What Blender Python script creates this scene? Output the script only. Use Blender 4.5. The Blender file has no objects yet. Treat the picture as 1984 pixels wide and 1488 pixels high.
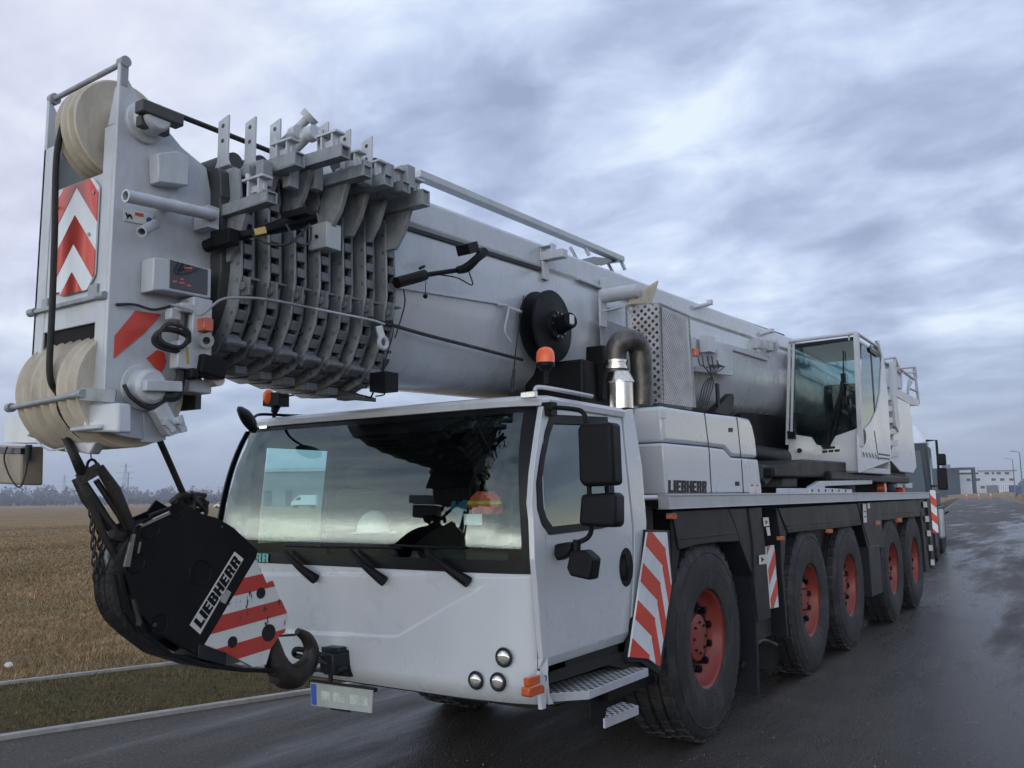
import bpy, bmesh, math, random
import numpy as np
from mathutils import Vector, Matrix
random.seed(7); rng = np.random.default_rng(7)
S = bpy.context.scene
COL = S.collection
R = math.radians

# ------------------------------------------------------------------ camera
FPX, YAW, PITCH, ROLL = 1681.716, .58960, .13030, -.01170
CAM = Vector((3.6219, -3.3676, 1.6844))
fw = Vector((-math.sin(YAW)*math.cos(PITCH), math.cos(YAW)*math.cos(PITCH), math.sin(PITCH)))
rt = fw.cross(Vector((0, 0, 1))).normalized(); up = rt.cross(fw)
c_, s_ = math.cos(ROLL), math.sin(ROLL)
rt, up = c_*rt + s_*up, -s_*rt + c_*up
cd = bpy.data.cameras.new('camera'); cam = bpy.data.objects.new('camera', cd); COL.objects.link(cam)
cd.sensor_width = 36; cd.lens = FPX/1984*36; cd.clip_end = 6000; cd.clip_start = .05
cam.matrix_world = Matrix(((rt.x, up.x, -fw.x, CAM.x), (rt.y, up.y, -fw.y, CAM.y), (rt.z, up.z, -fw.z, CAM.z), (0, 0, 0, 1)))
S.camera = cam
S.view_settings.view_transform = 'Standard'; S.view_settings.exposure = .1; S.view_settings.look = 'None'

def un(px, py, ax, v):
    """survey helper: the point of a known plane measured in the photograph"""
    d = fw + rt*((px-992)/FPX) - up*((py-744)/FPX)
    i = 'xyz'.index(ax); t = (v-CAM[i])/d[i]
    return CAM + d*t
def unp(px, py, N, c):
    d = fw + rt*((px-992)/FPX) - up*((py-744)/FPX); N = Vector(N)
    return CAM + d*((c-N.dot(CAM))/N.dot(d))
def PX(ax, v, pts): return [un(a, b, ax, v) for a, b in pts]

# ------------------------------------------------------------------ mesh building
class MB:
    def __init__(s): s.v = []; s.f = []; s.sm = []
    def add(s, vs, fs, smooth=False):
        o = len(s.v); s.v += [Vector(v) for v in vs]
        for f in fs: s.f.append([o+i for i in f]); s.sm.append(smooth)
        return s
    def box(s, x0, x1, y0, y1, z0, z1):
        s.add([(x0,y0,z0),(x1,y0,z0),(x1,y1,z0),(x0,y1,z0),(x0,y0,z1),(x1,y0,z1),(x1,y1,z1),(x0,y1,z1)],
              [(0,3,2,1),(4,5,6,7),(0,1,5,4),(1,2,6,5),(2,3,7,6),(3,0,4,7)]); return s
    def cbox(s, c, sx, sy, sz, rot=None):
        c = Vector(c); vs = []
        for dz in (-.5,.5):
            for dx, dy in ((-.5,-.5),(.5,-.5),(.5,.5),(-.5,.5)):
                p = Vector((dx*sx, dy*sy, dz*sz))
                if rot is not None: p = rot @ p
                vs.append(c+p)
        s.add(vs, [(0,3,2,1),(4,5,6,7),(0,1,5,4),(1,2,6,5),(2,3,7,6),(3,0,4,7)]); return s
    def beam(s, a, b, w, h, upv=(0,0,1)):
        a = Vector(a); b = Vector(b); d = (b-a).normalized(); u = Vector(upv)
        if abs(d.dot(u)) > .98: u = Vector((1,0,0))
        sd = d.cross(u).normalized(); u = sd.cross(d)
        vs = []
        for p in (a, b):
            for i, j in ((-1,-1),(1,-1),(1,1),(-1,1)): vs.append(p+sd*w/2*i+u*h/2*j)
        s.add(vs, [(0,3,2,1),(4,5,6,7),(0,1,5,4),(1,2,6,5),(2,3,7,6),(3,0,4,7)]); return s
    def hollow(s, a, b, w, h, t=.008):
        """square tube open at its end b"""
        a = Vector(a); b = Vector(b); d = (b-a).normalized(); sd = d.cross(Vector((0,0,1))).normalized(); u = sd.cross(d)
        s.beam(a+u*(h/2-t/2), b+u*(h/2-t/2), w, t); s.beam(a-u*(h/2-t/2), b-u*(h/2-t/2), w, t)
        s.beam(a+sd*(w/2-t/2), b+sd*(w/2-t/2), t, h-2*t); s.beam(a-sd*(w/2-t/2), b-sd*(w/2-t/2), t, h-2*t); return s
    def cyl(s, a, b, r0, r1=None, n=20, caps=True):
        a = Vector(a); b = Vector(b); r1 = r0 if r1 is None else r1
        d = (b-a).normalized(); u = Vector((0,0,1)) if abs(d.z) < .9 else Vector((1,0,0))
        e = d.cross(u).normalized(); g = d.cross(e)
        vs = [a+(e*math.cos(2*math.pi*i/n)+g*math.sin(2*math.pi*i/n))*r0 for i in range(n)] + \
             [b+(e*math.cos(2*math.pi*i/n)+g*math.sin(2*math.pi*i/n))*r1 for i in range(n)]
        s.add(vs, [(i,(i+1)%n,n+(i+1)%n,n+i) for i in range(n)], True)
        if caps: s.add(vs, [tuple(range(n-1,-1,-1)), tuple(range(n,2*n))])
        return s
    def pipe(s, a, b, r, t, n=20):
        a = Vector(a); b = Vector(b); L = (b-a).length
        return s.lathe([(r-t,0),(r,0),(r,L),(r-t,L),(r-t,0)], a, (b-a), n)
    def tube(s, pts, r, n=8, curved=True, sub=6):
        pts = [Vector(p) for p in pts]
        rs = list(r) if isinstance(r, (list, tuple)) else [r]*len(pts)
        if curved and len(pts) > 2:
            q = []; rr = []
            P = [2*pts[0]-pts[1]] + pts + [2*pts[-1]-pts[-2]]
            for i in range(1, len(P)-2):
                for k in range(sub):
                    t = k/sub; a, b, c, d = P[i-1], P[i], P[i+1], P[i+2]
                    q.append(.5*((2*b)+(c-a)*t+(2*a-5*b+4*c-d)*t*t+(3*b-a-3*c+d)*t**3)); rr.append(rs[i-1]*(1-t)+rs[i]*t)
            q.append(pts[-1]); rr.append(rs[-1]); pts = q; rs = rr
        d0 = (pts[1]-pts[0]).normalized(); u = Vector((0,0,1)) if abs(d0.z) < .9 else Vector((1,0,0))
        e = d0.cross(u).normalized(); vs = []
        for i, p in enumerate(pts):
            d = (pts[min(i+1,len(pts)-1)]-pts[max(i-1,0)]).normalized()
            e = (e-d*e.dot(d)).normalized(); g = d.cross(e)
            vs += [p+(e*math.cos(2*math.pi*k/n)+g*math.sin(2*math.pi*k/n))*rs[i] for k in range(n)]
        fs = [(i*n+k, i*n+(k+1)%n, (i+1)*n+(k+1)%n, (i+1)*n+k) for i in range(len(pts)-1) for k in range(n)]
        s.add(vs, fs, True); m = len(pts)*n
        s.add(vs[:n]+vs[-n:], [tuple(range(n-1,-1,-1)), tuple(range(n,2*n))]); return s
    def prism(s, pts, off):
        pts = [Vector(p) for p in pts]; off = Vector(off); n = len(pts)
        s.add(pts+[p+off for p in pts], [tuple(range(n-1,-1,-1)), tuple(range(n,2*n))]+[(i,(i+1)%n,n+(i+1)%n,n+i) for i in range(n)]); return s
    def poly(s, pts): s.add(pts, [tuple(range(len(pts)))]); return s
    def lathe(s, prof, o, ax, n=32, smooth=True):
        o = Vector(o); d = Vector(ax).normalized(); u = Vector((0,0,1)) if abs(d.z) < .9 else Vector((1,0,0))
        e = d.cross(u).normalized(); g = d.cross(e); vs = []
        for r, h in prof:
            vs += [o+d*h+(e*math.cos(2*math.pi*k/n)+g*math.sin(2*math.pi*k/n))*r for k in range(n)]
        m = len(prof)
        s.add(vs, [(i*n+k, i*n+(k+1)%n, (i+1)*n+(k+1)%n, (i+1)*n+k) for i in range(m-1) for k in range(n)], smooth); return s
    def torus(s, c, ax, Rr, r, n=24, m=8):
        return s.lathe([(Rr+r*math.cos(2*math.pi*i/m), r*math.sin(2*math.pi*i/m)) for i in range(m+1)], c, ax, n)
    def loft(s, rings, closed=False, smooth=True):
        n = len(rings[0]); vs = [p for r_ in rings for p in r_]; k = n if closed else n-1
        s.add(vs, [(i*n+j, i*n+(j+1)%n, (i+1)*n+(j+1)%n, (i+1)*n+j) for i in range(len(rings)-1) for j in range(k)], smooth); return s
    def ball(s, c, rx, ry, rz, n=12):
        rings = []
        c = Vector(c)
        for i in range(n//2+1):
            a = math.pi*i/(n//2) ; rr = max(math.sin(a), 1e-3)
            rings.append([c+Vector((rx*rr*math.cos(2*math.pi*k/n), ry*rr*math.sin(2*math.pi*k/n), -rz*math.cos(a))) for k in range(n)])
        return s.loft(rings, True)
    def pieces(s):
        par = list(range(len(s.v)))
        def fd(i):
            while par[i] != i: par[i] = par[par[i]]; i = par[i]
            return i
        key = {}
        for i, v in enumerate(s.v):
            k = (round(v.x,4), round(v.y,4), round(v.z,4))
            if k in key: par[fd(i)] = fd(key[k])
            else: key[k] = i
        for f in s.f:
            for j in f[1:]: par[fd(j)] = fd(f[0])
        isl = {}
        for i in range(len(s.v)): isl.setdefault(fd(i), []).append(i)
        ks = [k for k in isl]
        if len(ks) < 2 or len(ks) > 60: return None
        bb = []
        for k in ks:
            P = [s.v[i] for i in isl[k]]; lo = Vector((min(p.x for p in P),min(p.y for p in P),min(p.z for p in P))); hi = Vector((max(p.x for p in P),max(p.y for p in P),max(p.z for p in P))); bb.append((lo,hi,max(hi-lo)))
        pp = list(range(len(ks)))
        def f2(i):
            while pp[i] != i: i = pp[i]
            return i
        for i in range(len(ks)):
            for j in range(i):
                a, b = bb[i], bb[j]; g = math.sqrt(sum(max(0, a[0][c]-b[1][c], b[0][c]-a[1][c])**2 for c in range(3)))
                if g < .48*max(a[2], b[2]): pp[f2(i)] = f2(j)
        grp = {}
        for i, k in enumerate(ks): grp.setdefault(f2(i), set()).add(k)
        if len(grp) < 2: return None
        out = []
        for g in grp.values():
            m = MB(); mp = {}
            for f, sm in zip(s.f, s.sm):
                if fd(f[0]) in g:
                    for i in f:
                        if i not in mp: mp[i] = len(m.v); m.v.append(s.v[i])
                    m.f.append([mp[i] for i in f]); m.sm.append(sm)
            if m.f: out.append(m)
        return out
    def build(s, name, mat, parent=None, bevel=0, seg=2, recalc=True, ang=35):
        if parent is not None and name not in ('lettering',):
            ps = s.pieces()
            if ps and len(ps) > 1:
                ps.sort(key=lambda m: -len(m.f)); obs = [m.build1(name, mat, parent, bevel, seg, recalc, ang) for m in ps]; return obs[0]
        return s.build1(name, mat, parent, bevel, seg, recalc, ang)
    def build1(s, name, mat, parent=None, bevel=0, seg=2, recalc=True, ang=35):
        off = WL[parent.name] if parent is not None else Vector()
        me = bpy.data.meshes.new(name)
        me.from_pydata([tuple(v-off) for v in s.v], [], s.f)
        me.polygons.foreach_set('use_smooth', [True]*len(s.f) if bevel else s.sm)
        bm = bmesh.new(); bm.from_mesh(me)
        bmesh.ops.remove_doubles(bm, verts=bm.verts, dist=1e-5)
        if recalc: bmesh.ops.recalc_face_normals(bm, faces=bm.faces)
        bm.to_mesh(me); bm.free()
        me.set_sharp_from_angle(angle=R(ang))
        if isinstance(mat, (list, tuple)):
            for m_ in mat: me.materials.append(m_)
        else: me.materials.append(mat)
        o = bpy.data.objects.new(name, me); COL.objects.link(o)
        if parent is not None: o.parent = parent
        WL[o.name] = off.copy()
        if bevel:
            b = o.modifiers.new('bevel', 'BEVEL'); b.width = bevel; b.segments = seg; b.limit_method = 'ANGLE'; b.angle_limit = R(40)
        return o
WL = {}
def thing(name, label, cat, loc, group=None):
    o = bpy.data.objects.new(name, None); COL.objects.link(o); o.location = loc; o.empty_display_size = .2
    o['label'] = label; o['category'] = cat
    if group: o['group'] = group
    WL[o.name] = Vector(loc); return o
def tag(o, label, cat, group=None):
    o['label'] = label; o['category'] = cat
    if group: o['group'] = group
    return o
def struct(o, kind='structure'): o['kind'] = kind; return o
def node_empty(name, parent, loc):
    o = bpy.data.objects.new(name, None); COL.objects.link(o); o.parent = parent; o.empty_display_size = .1
    o.location = Vector(loc)-WL[parent.name]; WL[o.name] = Vector(loc); return o
def copy_tree(o, parent=None, off=None):
    c = o.copy(); COL.objects.link(c); c.parent = parent if parent else o.parent
    if off is not None: c.location = Vector(o.location)+Vector(off)
    for ch in [x for x in S.objects if x.parent == o]:
        copy_tree(ch, c)
    return c
def clip(poly, a, b, c):
    """keep a*u+b*v <= c"""
    out = []; n = len(poly)
    for i in range(n):
        p, q = poly[i], poly[(i+1)%n]; dp = a*p[0]+b*p[1]-c; dq = a*q[0]+b*q[1]-c
        if dp <= 0: out.append(p)
        if dp*dq < 0:
            t = dp/(dp-dq); out.append((p[0]+(q[0]-p[0])*t, p[1]+(q[1]-p[1])*t))
    return out
def bands(poly, a, b, period, duty=.5, phase=0):
    L = math.hypot(a, b); a /= L; b /= L
    d = [a*p[0]+b*p[1] for p in poly]; k = math.floor((min(d)-phase)/period); res = []
    while k*period+phase < max(d):
        lo = k*period+phase; hi = lo+period*duty
        q = clip(clip(poly, a, b, hi), -a, -b, -lo)
        if len(q) > 2: res.append(q)
        k += 1
    return res
# block capitals
def q_(x0, x1, y0, y1): return [(x0,y0),(x1,y0),(x1,y1),(x0,y1)]
GL = {'L': (.62, [q_(0,.3,0,1), q_(.3,.62,0,.22)]), 'I': (.3, [q_(0,.3,0,1)]),
 'E': (.62, [q_(0,.3,0,1), q_(.3,.62,0,.2), q_(.3,.58,.41,.59), q_(.3,.62,.8,1)]),
 'B': (.7, [q_(0,.3,0,1), [(.3,0),(.62,0),(.7,.1),(.45,.18),(.3,.18)], q_(.3,.42,.42,.6), [(.3,.82),(.45,.82),(.69,.9),(.6,1),(.3,1)],
            [(.45,.18),(.7,.1),(.7,.42),(.62,.5),(.42,.5),(.42,.42)], [(.42,.5),(.62,.5),(.69,.58),(.69,.9),(.45,.82),(.42,.6)]]),
 'H': (.74, [q_(0,.28,0,1), q_(.28,.46,.4,.6), q_(.46,.74,0,1)]),
 'R': (.72, [q_(0,.3,0,1), q_(.3,.44,.4,.58), [(.3,.82),(.44,.82),(.7,.9),(.62,1),(.3,1)], [(.44,.4),(.66,.46),(.7,.55),(.7,.9),(.44,.82)],
             [(.42,.4),(.44,.4),(.64,.455),(.72,0),(.44,0)]])}
def letters(mb, word, o, u, v, nrm, h, w, t=.004):
    """word in box w x h from lower-left corner o"""
    o = Vector(o); u = Vector(u).normalized(); v = Vector(v).normalized(); nrm = Vector(nrm).normalized()
    tot = sum(GL[c][0] for c in word)+.09*(len(word)-1); sc = w/tot; x = 0
    for c in word:
        for pl in GL[c][1]:
            mb.prism([o+u*((x+a)*sc)+v*(b*h) for a, b in pl], nrm*t)
        x += GL[c][0]+.09
    return mb

# ------------------------------------------------------------------ materials
def new_mat(name):
    m = bpy.data.materials.new(name); m.use_nodes = True; nt = m.node_tree
    return m, nt, nt.nodes['Principled BSDF']
def N(nt, t, **kw):
    n = nt.nodes.new(t)
    for k, v in kw.items():
        if k in n.inputs: n.inputs[k].default_value = v
        else: setattr(n, k, v)
    return n
def ramp(nt, stops, interp='LINEAR'):
    n = nt.nodes.new('ShaderNodeValToRGB'); cr = n.color_ramp; cr.interpolation = interp
    while len(cr.elements) < len(stops): cr.elements.new(.5)
    for e, (p, c) in zip(cr.elements, stops):
        e.position = p; e.color = (*c, 1) if len(c) == 3 else c
    return n
def g3(v): return (v, v, v)
def paint(name, col, rough=.4, metal=0, var=.12, scale=3, coat=0, dirt=None, dirt_amt=.0, bump=0, bscale=200, spec=.5, dscale=2.2, dlo=.48, dhi=.75):
    m, nt, b = new_mat(name); L = nt.links
    tc = N(nt, 'ShaderNodeTexCoord'); n1 = N(nt, 'ShaderNodeTexNoise', Scale=scale, Detail=6.0, Roughness=.65)
    L.new(tc.outputs['Object'], n1.inputs['Vector'])
    lo = tuple(c*(1-var) for c in col); hi = tuple(min(1, c*(1+var)) for c in col)
    rp = ramp(nt, [(.3, lo), (.7, hi)]); L.new(n1.outputs['Fac'], rp.inputs['Fac']); out = rp.outputs['Color']
    if dirt:
        n2 = N(nt, 'ShaderNodeTexNoise', Scale=dscale, Detail=10.0, Roughness=.72)
        mp = N(nt, 'ShaderNodeMapping'); mp.inputs['Scale'].default_value = (1.6, 1.6, .7); mp.inputs['Location'].default_value = (3.1, 7.7, 1.3)
        L.new(tc.outputs['Object'], mp.inputs['Vector']); L.new(mp.outputs['Vector'], n2.inputs['Vector'])
        r2 = ramp(nt, [(dlo, g3(0)), (dhi, g3(dirt_amt))]); L.new(n2.outputs['Fac'], r2.inputs['Fac'])
        mx = N(nt, 'ShaderNodeMix', data_type='RGBA'); L.new(r2.outputs['Color'], mx.inputs[0]); L.new(out, mx.inputs[6]); mx.inputs[7].default_value = (*dirt, 1)
        out = mx.outputs[2]
    L.new(out, b.inputs['Base Color'])
    rr = ramp(nt, [(.3, g3(max(0, rough-.08))), (.7, g3(min(1, rough+.08)))]); L.new(n1.outputs['Fac'], rr.inputs['Fac']); L.new(rr.outputs['Color'], b.inputs['Roughness'])
    b.inputs['Metallic'].default_value = metal; b.inputs['Coat Weight'].default_value = coat; b.inputs['Coat Roughness'].default_value = .08
    b.inputs['Specular IOR Level'].default_value = spec
    if bump:
        n3 = N(nt, 'ShaderNodeTexNoise', Scale=bscale, Detail=3.0); L.new(tc.outputs['Object'], n3.inputs['Vector'])
        bp = N(nt, 'ShaderNodeBump', Strength=bump, Distance=.01); L.new(n3.outputs['Fac'], bp.inputs['Height']); L.new(bp.outputs['Normal'], b.inputs['Normal'])
    return m
M = {}
M['white'] = paint('white_paint', (.50,.53,.57), .30, 0, .03, 2, .5, (.30,.28,.25), .22, dlo=.45, dhi=1.0)
M['white2'] = paint('white_paint_worn', (.47,.50,.54), .40, 0, .04, 4, .2, (.22,.20,.17), .40, dscale=5)
M['boom'] = paint('boom_paint', (.45,.485,.52), .28, 0, .07, 1.2, .35, (.20,.19,.18), .30, dscale=3.4)
M['collar'] = paint('collar_paint', (.27,.295,.32), .48, 0, .14, 7, .05, (.06,.055,.05), .8, dscale=6)  # base darkened to carry the shade under the boom; the patches are dirt
M['grime_shade'] = paint('greasy_shade_paint', (.045,.048,.05), .55, 0, .3, 9, 0, (.05,.045,.04), .8, dscale=8)  # greasy colour, near black to carry the shade between boom sections too
M['black'] = paint('black_paint', (.006,.0065,.008), .45, 0, .3, 5, 0, (.03,.026,.023), .25, dscale=6, spec=.18)
M['plastic'] = paint('black_plastic', (.006,.0065,.009), .45, 0, .2, 8, spec=.15, bump=.15, bscale=400)
M['char'] = paint('charcoal_paint', (.013,.0155,.022), .42, 0, .15, 3, .05, (.04,.038,.037), .4, dscale=3, spec=.22)
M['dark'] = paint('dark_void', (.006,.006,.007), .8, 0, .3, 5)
M['alu'] = paint('aluminium', (.46,.48,.52), .45, .3, .08, 6, 0, (.2,.19,.18), .3)
M['steel'] = paint('steel', (.35,.34,.33), .30, 1, .2, 10)
M['chrome'] = paint('polished_pipe', (.75,.70,.62), .16, 1, .1, 8)
M['burnt'] = paint('heat_stained_pipe', (.10,.095,.09), .42, .7, .5, 7, 0, (.26,.24,.20), .7, dscale=6)
M['rust'] = paint('rusty_steel', (.020,.018,.017), .5, .2, .4, 14, 0, (.07,.038,.022), .45, bump=.4, bscale=60, dscale=10)
M['red'] = paint('rim_red', (.215,.029,.021), .5, 0, .15, 6, .05, (.11,.055,.05), .75, dscale=8)
M['sred'] = paint('reflective_red', (.60,.055,.03), .38, 0, .06, 5, .1, (.25,.05,.04), .3)
M['swhite'] = paint('reflective_white', (.68,.72,.76), .40, 0, .05, 5, .1, (.3,.29,.27), .4)
M['cream'] = paint('nylon_sheave', (.58,.525,.43), .45, 0, .10, 5, .1, (.20,.165,.12), .65, dscale=4)
M['sandbox'] = paint('weathered_beige', (.26,.225,.18), .6, 0, .15, 9, 0, (.12,.09,.07), .6, dscale=7)
M['rope'] = paint('greased_rope', (.016,.015,.015), .5, .3, .3, 60, bump=.6, bscale=150)
M['rubber'] = paint('tyre_rubber', (.012,.013,.016), .66, 0, .3, 9, 0, (.085,.078,.070), .75, bump=.5, bscale=70, dscale=5)
M['label'] = paint('white_label', (.62,.63,.62), .5, 0, .05, 6, 0, (.3,.28,.25), .4)
M['ink'] = paint('ink', (.005,.005,.007), .4, 0, .1, 9, spec=.18)
M['blue'] = paint('blue_mark', (.02,.08,.42), .4, 0, .1, 9)
M['teal'] = paint('teal_letters', (.10,.36,.34), .4, 0, .1, 9)
M['ink_blur'] = paint('blurred_marking', (.42,.48,.45), .6, 0, .35, 14)
M['yellow'] = paint('yellow_mark', (.30,.22,.04), .4, 0, .1, 9)
M['hat'] = paint('helmet_shell', (.93,.95,.93), .4, 0, .06, 12)
M['jacket'] = paint('orange_fabric', (.55,.07,.015), .8, 0, .3, 12, bump=.6, bscale=30)
M['jacket2'] = paint('yellow_fabric', (.45,.42,.04), .8, 0, .4, 14, bump=.6, bscale=30)
M['cloth'] = paint('blue_fabric', (.01,.09,.16), .85, 0, .3, 12, bump=.6, bscale=30)
M['seat'] = paint('seat_fabric', (.02,.02,.022), .9, 0, .3, 20, bump=.3, bscale=200)
M['dash'] = paint('dashboard', (.035,.035,.037), .7, 0, .2, 20)
M['cream_trim'] = paint('cab_trim', (.28,.27,.24), .7, 0, .1, 8)

M['concrete'] = paint('concrete', (.33,.325,.315), .85, 0, .18, 9, 0, (.18,.17,.15), .6, bump=.4, bscale=90, dscale=3)
def stepmat():
    m, nt, b = new_mat('grip_plate'); L = nt.links
    tc = N(nt, 'ShaderNodeTexCoord'); mp = N(nt, 'ShaderNodeMapping'); mp.inputs['Rotation'].default_value = (0, 0, R(45)); mp.inputs['Scale'].default_value = (27,27,27); L.new(tc.outputs['Object'], mp.inputs['Vector'])
    fr = N(nt, 'ShaderNodeVectorMath', operation='FRACTION'); L.new(mp.outputs['Vector'], fr.inputs[0])
    f2 = N(nt, 'ShaderNodeVectorMath', operation='SUBTRACT'); f2.inputs[1].default_value = (.5,.5,.5); L.new(fr.outputs[0], f2.inputs[0])
    f3 = N(nt, 'ShaderNodeVectorMath', operation='MULTIPLY'); f3.inputs[1].default_value = (1,1,0); L.new(f2.outputs[0], f3.inputs[0])
    sp = N(nt, 'ShaderNodeVectorMath', operation='LENGTH'); L.new(f3.outputs[0], sp.inputs[0])
    rp = ramp(nt, [(.30, (.03,.03,.034)), (.38, (.50,.51,.53))]); L.new(sp.outputs['Value'], rp.inputs['Fac'])
    L.new(rp.outputs['Color'], b.inputs['Base Color']); b.inputs['Metallic'].default_value = .2; b.inputs['Roughness'].default_value = .42
    bp = N(nt, 'ShaderNodeBump', Strength=.8, Distance=.006); L.new(rp.outputs['Color'], bp.inputs['Height']); L.new(bp.outputs['Normal'], b.inputs['Normal']); return m
M['grip'] = stepmat()
def perf(scale, th):
    m, nt, b = new_mat('perforated_steel'); L = nt.links
    tc = N(nt, 'ShaderNodeTexCoord'); vo = N(nt, 'ShaderNodeTexVoronoi', Scale=scale, feature='F1'); vo.inputs['Randomness'].default_value = 0
    mp = N(nt, 'ShaderNodeMapping'); mp.inputs['Rotation'].default_value = (R(45), 0, 0) if scale > 40 else (0, R(45), 0)
    L.new(tc.outputs['Object'], mp.inputs['Vector']); L.new(mp.outputs['Vector'], vo.inputs['Vector'])
    sp = N(nt, 'ShaderNodeVectorMath', operation='LENGTH')
    # distance measured in the sheet's own plane only
    fr = N(nt, 'ShaderNodeVectorMath', operation='SUBTRACT'); mm = N(nt, 'ShaderNodeVectorMath', operation='SCALE'); mm.inputs['Scale'].default_value = scale
    L.new(mp.outputs['Vector'], mm.inputs[0])
    fl = N(nt, 'ShaderNodeVectorMath', operation='FLOOR'); L.new(mm.outputs[0], fl.inputs[0]); L.new(mm.outputs[0], fr.inputs[0]); L.new(fl.outputs[0], fr.inputs[1])
    f2 = N(nt, 'ShaderNodeVectorMath', operation='SUBTRACT'); f2.inputs[1].default_value = (.5,.5,.5); L.new(fr.outputs[0], f2.inputs[0])
    f3 = N(nt, 'ShaderNodeVectorMath', operation='MULTIPLY'); f3.inputs[1].default_value = (0,1,1) if scale > 40 else (1,0,1); L.new(f2.outputs[0], f3.inputs[0])
    L.new(f3.outputs[0], sp.inputs[0])
    lt = N(nt, 'ShaderNodeMath', operation='GREATER_THAN'); lt.inputs[1].default_value = th; L.new(sp.outputs['Value'], lt.inputs[0])
    nz = N(nt, 'ShaderNodeTexNoise', Scale=8.0, Detail=5.0); L.new(tc.outputs['Object'], nz.inputs['Vector'])
    rp = ramp(nt, [(.35, (.36,.35,.35)), (.7, (.55,.54,.55))]); L.new(nz.outputs['Fac'], rp.inputs['Fac']); L.new(rp.outputs['Color'], b.inputs['Base Color'])
    b.inputs['Metallic'].default_value = .2; b.inputs['Roughness'].default_value = .4
    L.new(lt.outputs[0], b.inputs['Alpha']); return m
M['perf_a'] = perf(24, .31); M['perf_b'] = perf(41, .30)
M['pad'] = paint('slide_pad_steel', (.15,.165,.185), .5, 0, .2, 9, 0, (.04,.038,.035), .8, dscale=7)
M['groove'] = paint('sheave_groove', (.13,.11,.085), .6, 0, .2, 9)
def glass(name, tint, ior, rough=.01):
    m, nt, b = new_mat(name); L = nt.links; nt.nodes.remove(b); out = nt.nodes['Material Output']
    tr = N(nt, 'ShaderNodeBsdfTransparent'); tr.inputs['Color'].default_value = (*tint, 1)
    gl = N(nt, 'ShaderNodeBsdfGlossy'); gl.inputs['Roughness'].default_value = rough; gl.inputs['Color'].default_value = (.86,.97,.93,1)
    fr = N(nt, 'ShaderNodeFresnel'); fr.inputs['IOR'].default_value = ior
    mx = N(nt, 'ShaderNodeMixShader'); L.new(fr.outputs[0], mx.inputs[0]); L.new(tr.outputs[0], mx.inputs[1]); L.new(gl.outputs[0], mx.inputs[2]); L.new(mx.outputs[0], out.inputs[0]); return m
M['glass'] = glass('windscreen_glass', (.82,.97,.95), 1.9)
M['glass_dark'] = glass('tinted_glass', (.10,.17,.17), 2.3)
M['glass_cab'] = glass('crane_cab_glass', (.27,.48,.49), 1.7)
def lens(name, col, em=0, rough=.15):
    m, nt, b = new_mat(name); L = nt.links
    tc = N(nt, 'ShaderNodeTexCoord'); w = N(nt, 'ShaderNodeTexWave', Scale=60.0); L.new(tc.outputs['Object'], w.inputs['Vector'])
    bp = N(nt, 'ShaderNodeBump', Strength=.4, Distance=.004); L.new(w.outputs['Fac'], bp.inputs['Height']); L.new(bp.outputs['Normal'], b.inputs['Normal'])
    b.inputs['Base Color'].default_value = (*col, 1); b.inputs['Roughness'].default_value = rough; b.inputs['Coat Weight'].default_value = .6
    if em: b.inputs['Emission Color'].default_value = (*col, 1); b.inputs['Emission Strength'].default_value = em
    return m
M['amber'] = lens('amber_lens', (.50,.085,.012)); M['beacon'] = lens('beacon_lens', (.75,.11,.01), .12)
M['head'] = lens('headlamp_reflector', (.55,.55,.55), 0, .12); M['head'].node_tree.nodes['Principled BSDF'].inputs['Metallic'].default_value = .9
M['screen'] = lens('screen_black', (.01,.01,.012)); M['led'] = lens('led_red', (.5,.05,.03), .12)

# ------------------------------------------------------------------ world
W = bpy.data.worlds.new('World'); S.world = W; W.use_nodes = True; nt = W.node_tree; L = nt.links
bg = nt.nodes['Background']
tc = N(nt, 'ShaderNodeTexCoord'); sep = N(nt, 'ShaderNodeSeparateXYZ'); L.new(tc.outputs['Generated'], sep.inputs[0])
def mth(op, a, b=None, c=None, clamp=False):
    n = N(nt, 'ShaderNodeMath', operation=op); n.use_clamp = clamp
    for i, x in enumerate((a, b, c)):
        if x is None: continue
        if isinstance(x, (int, float)): n.inputs[i].default_value = x
        else: L.new(x, n.inputs[i])
    return n.outputs[0]
zc = mth('MAXIMUM', sep.outputs['Z'], 0.0)
dn = mth('ADD', zc, .26)
cx = mth('DIVIDE', sep.outputs['X'], dn); cy = mth('DIVIDE', sep.outputs['Y'], dn)
cmb = N(nt, 'ShaderNodeCombineXYZ'); L.new(cx, cmb.inputs[0]); L.new(cy, cmb.inputs[1])
def cloud(scale, loc, rot, sc, det=7.0, rough=.55, dist=.3):
    mp = N(nt, 'ShaderNodeMapping'); mp.inputs['Location'].default_value = loc; mp.inputs['Rotation'].default_value = (0,0,R(rot)); mp.inputs['Scale'].default_value = sc
    L.new(cmb.outputs[0], mp.inputs['Vector']); n = N(nt, 'ShaderNodeTexNoise', Scale=scale, Detail=det, Roughness=rough, Distortion=dist); L.new(mp.outputs['Vector'], n.inputs['Vector']); return n.outputs['Fac']
c1 = cloud(1.7, (2.3,.7,0), 25, (1,1,1)); c2 = cloud(4.2, (7.1,3.3,4), 25, (1,1.4,1)); c3 = cloud(.45, (1.1,5.2,2), 0, (1,1,1), 3.0)
cm = mth('ADD', mth('MULTIPLY', c1, .44), mth('ADD', mth('MULTIPLY', c2, .46), mth('MULTIPLY', c3, .10)))
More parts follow.
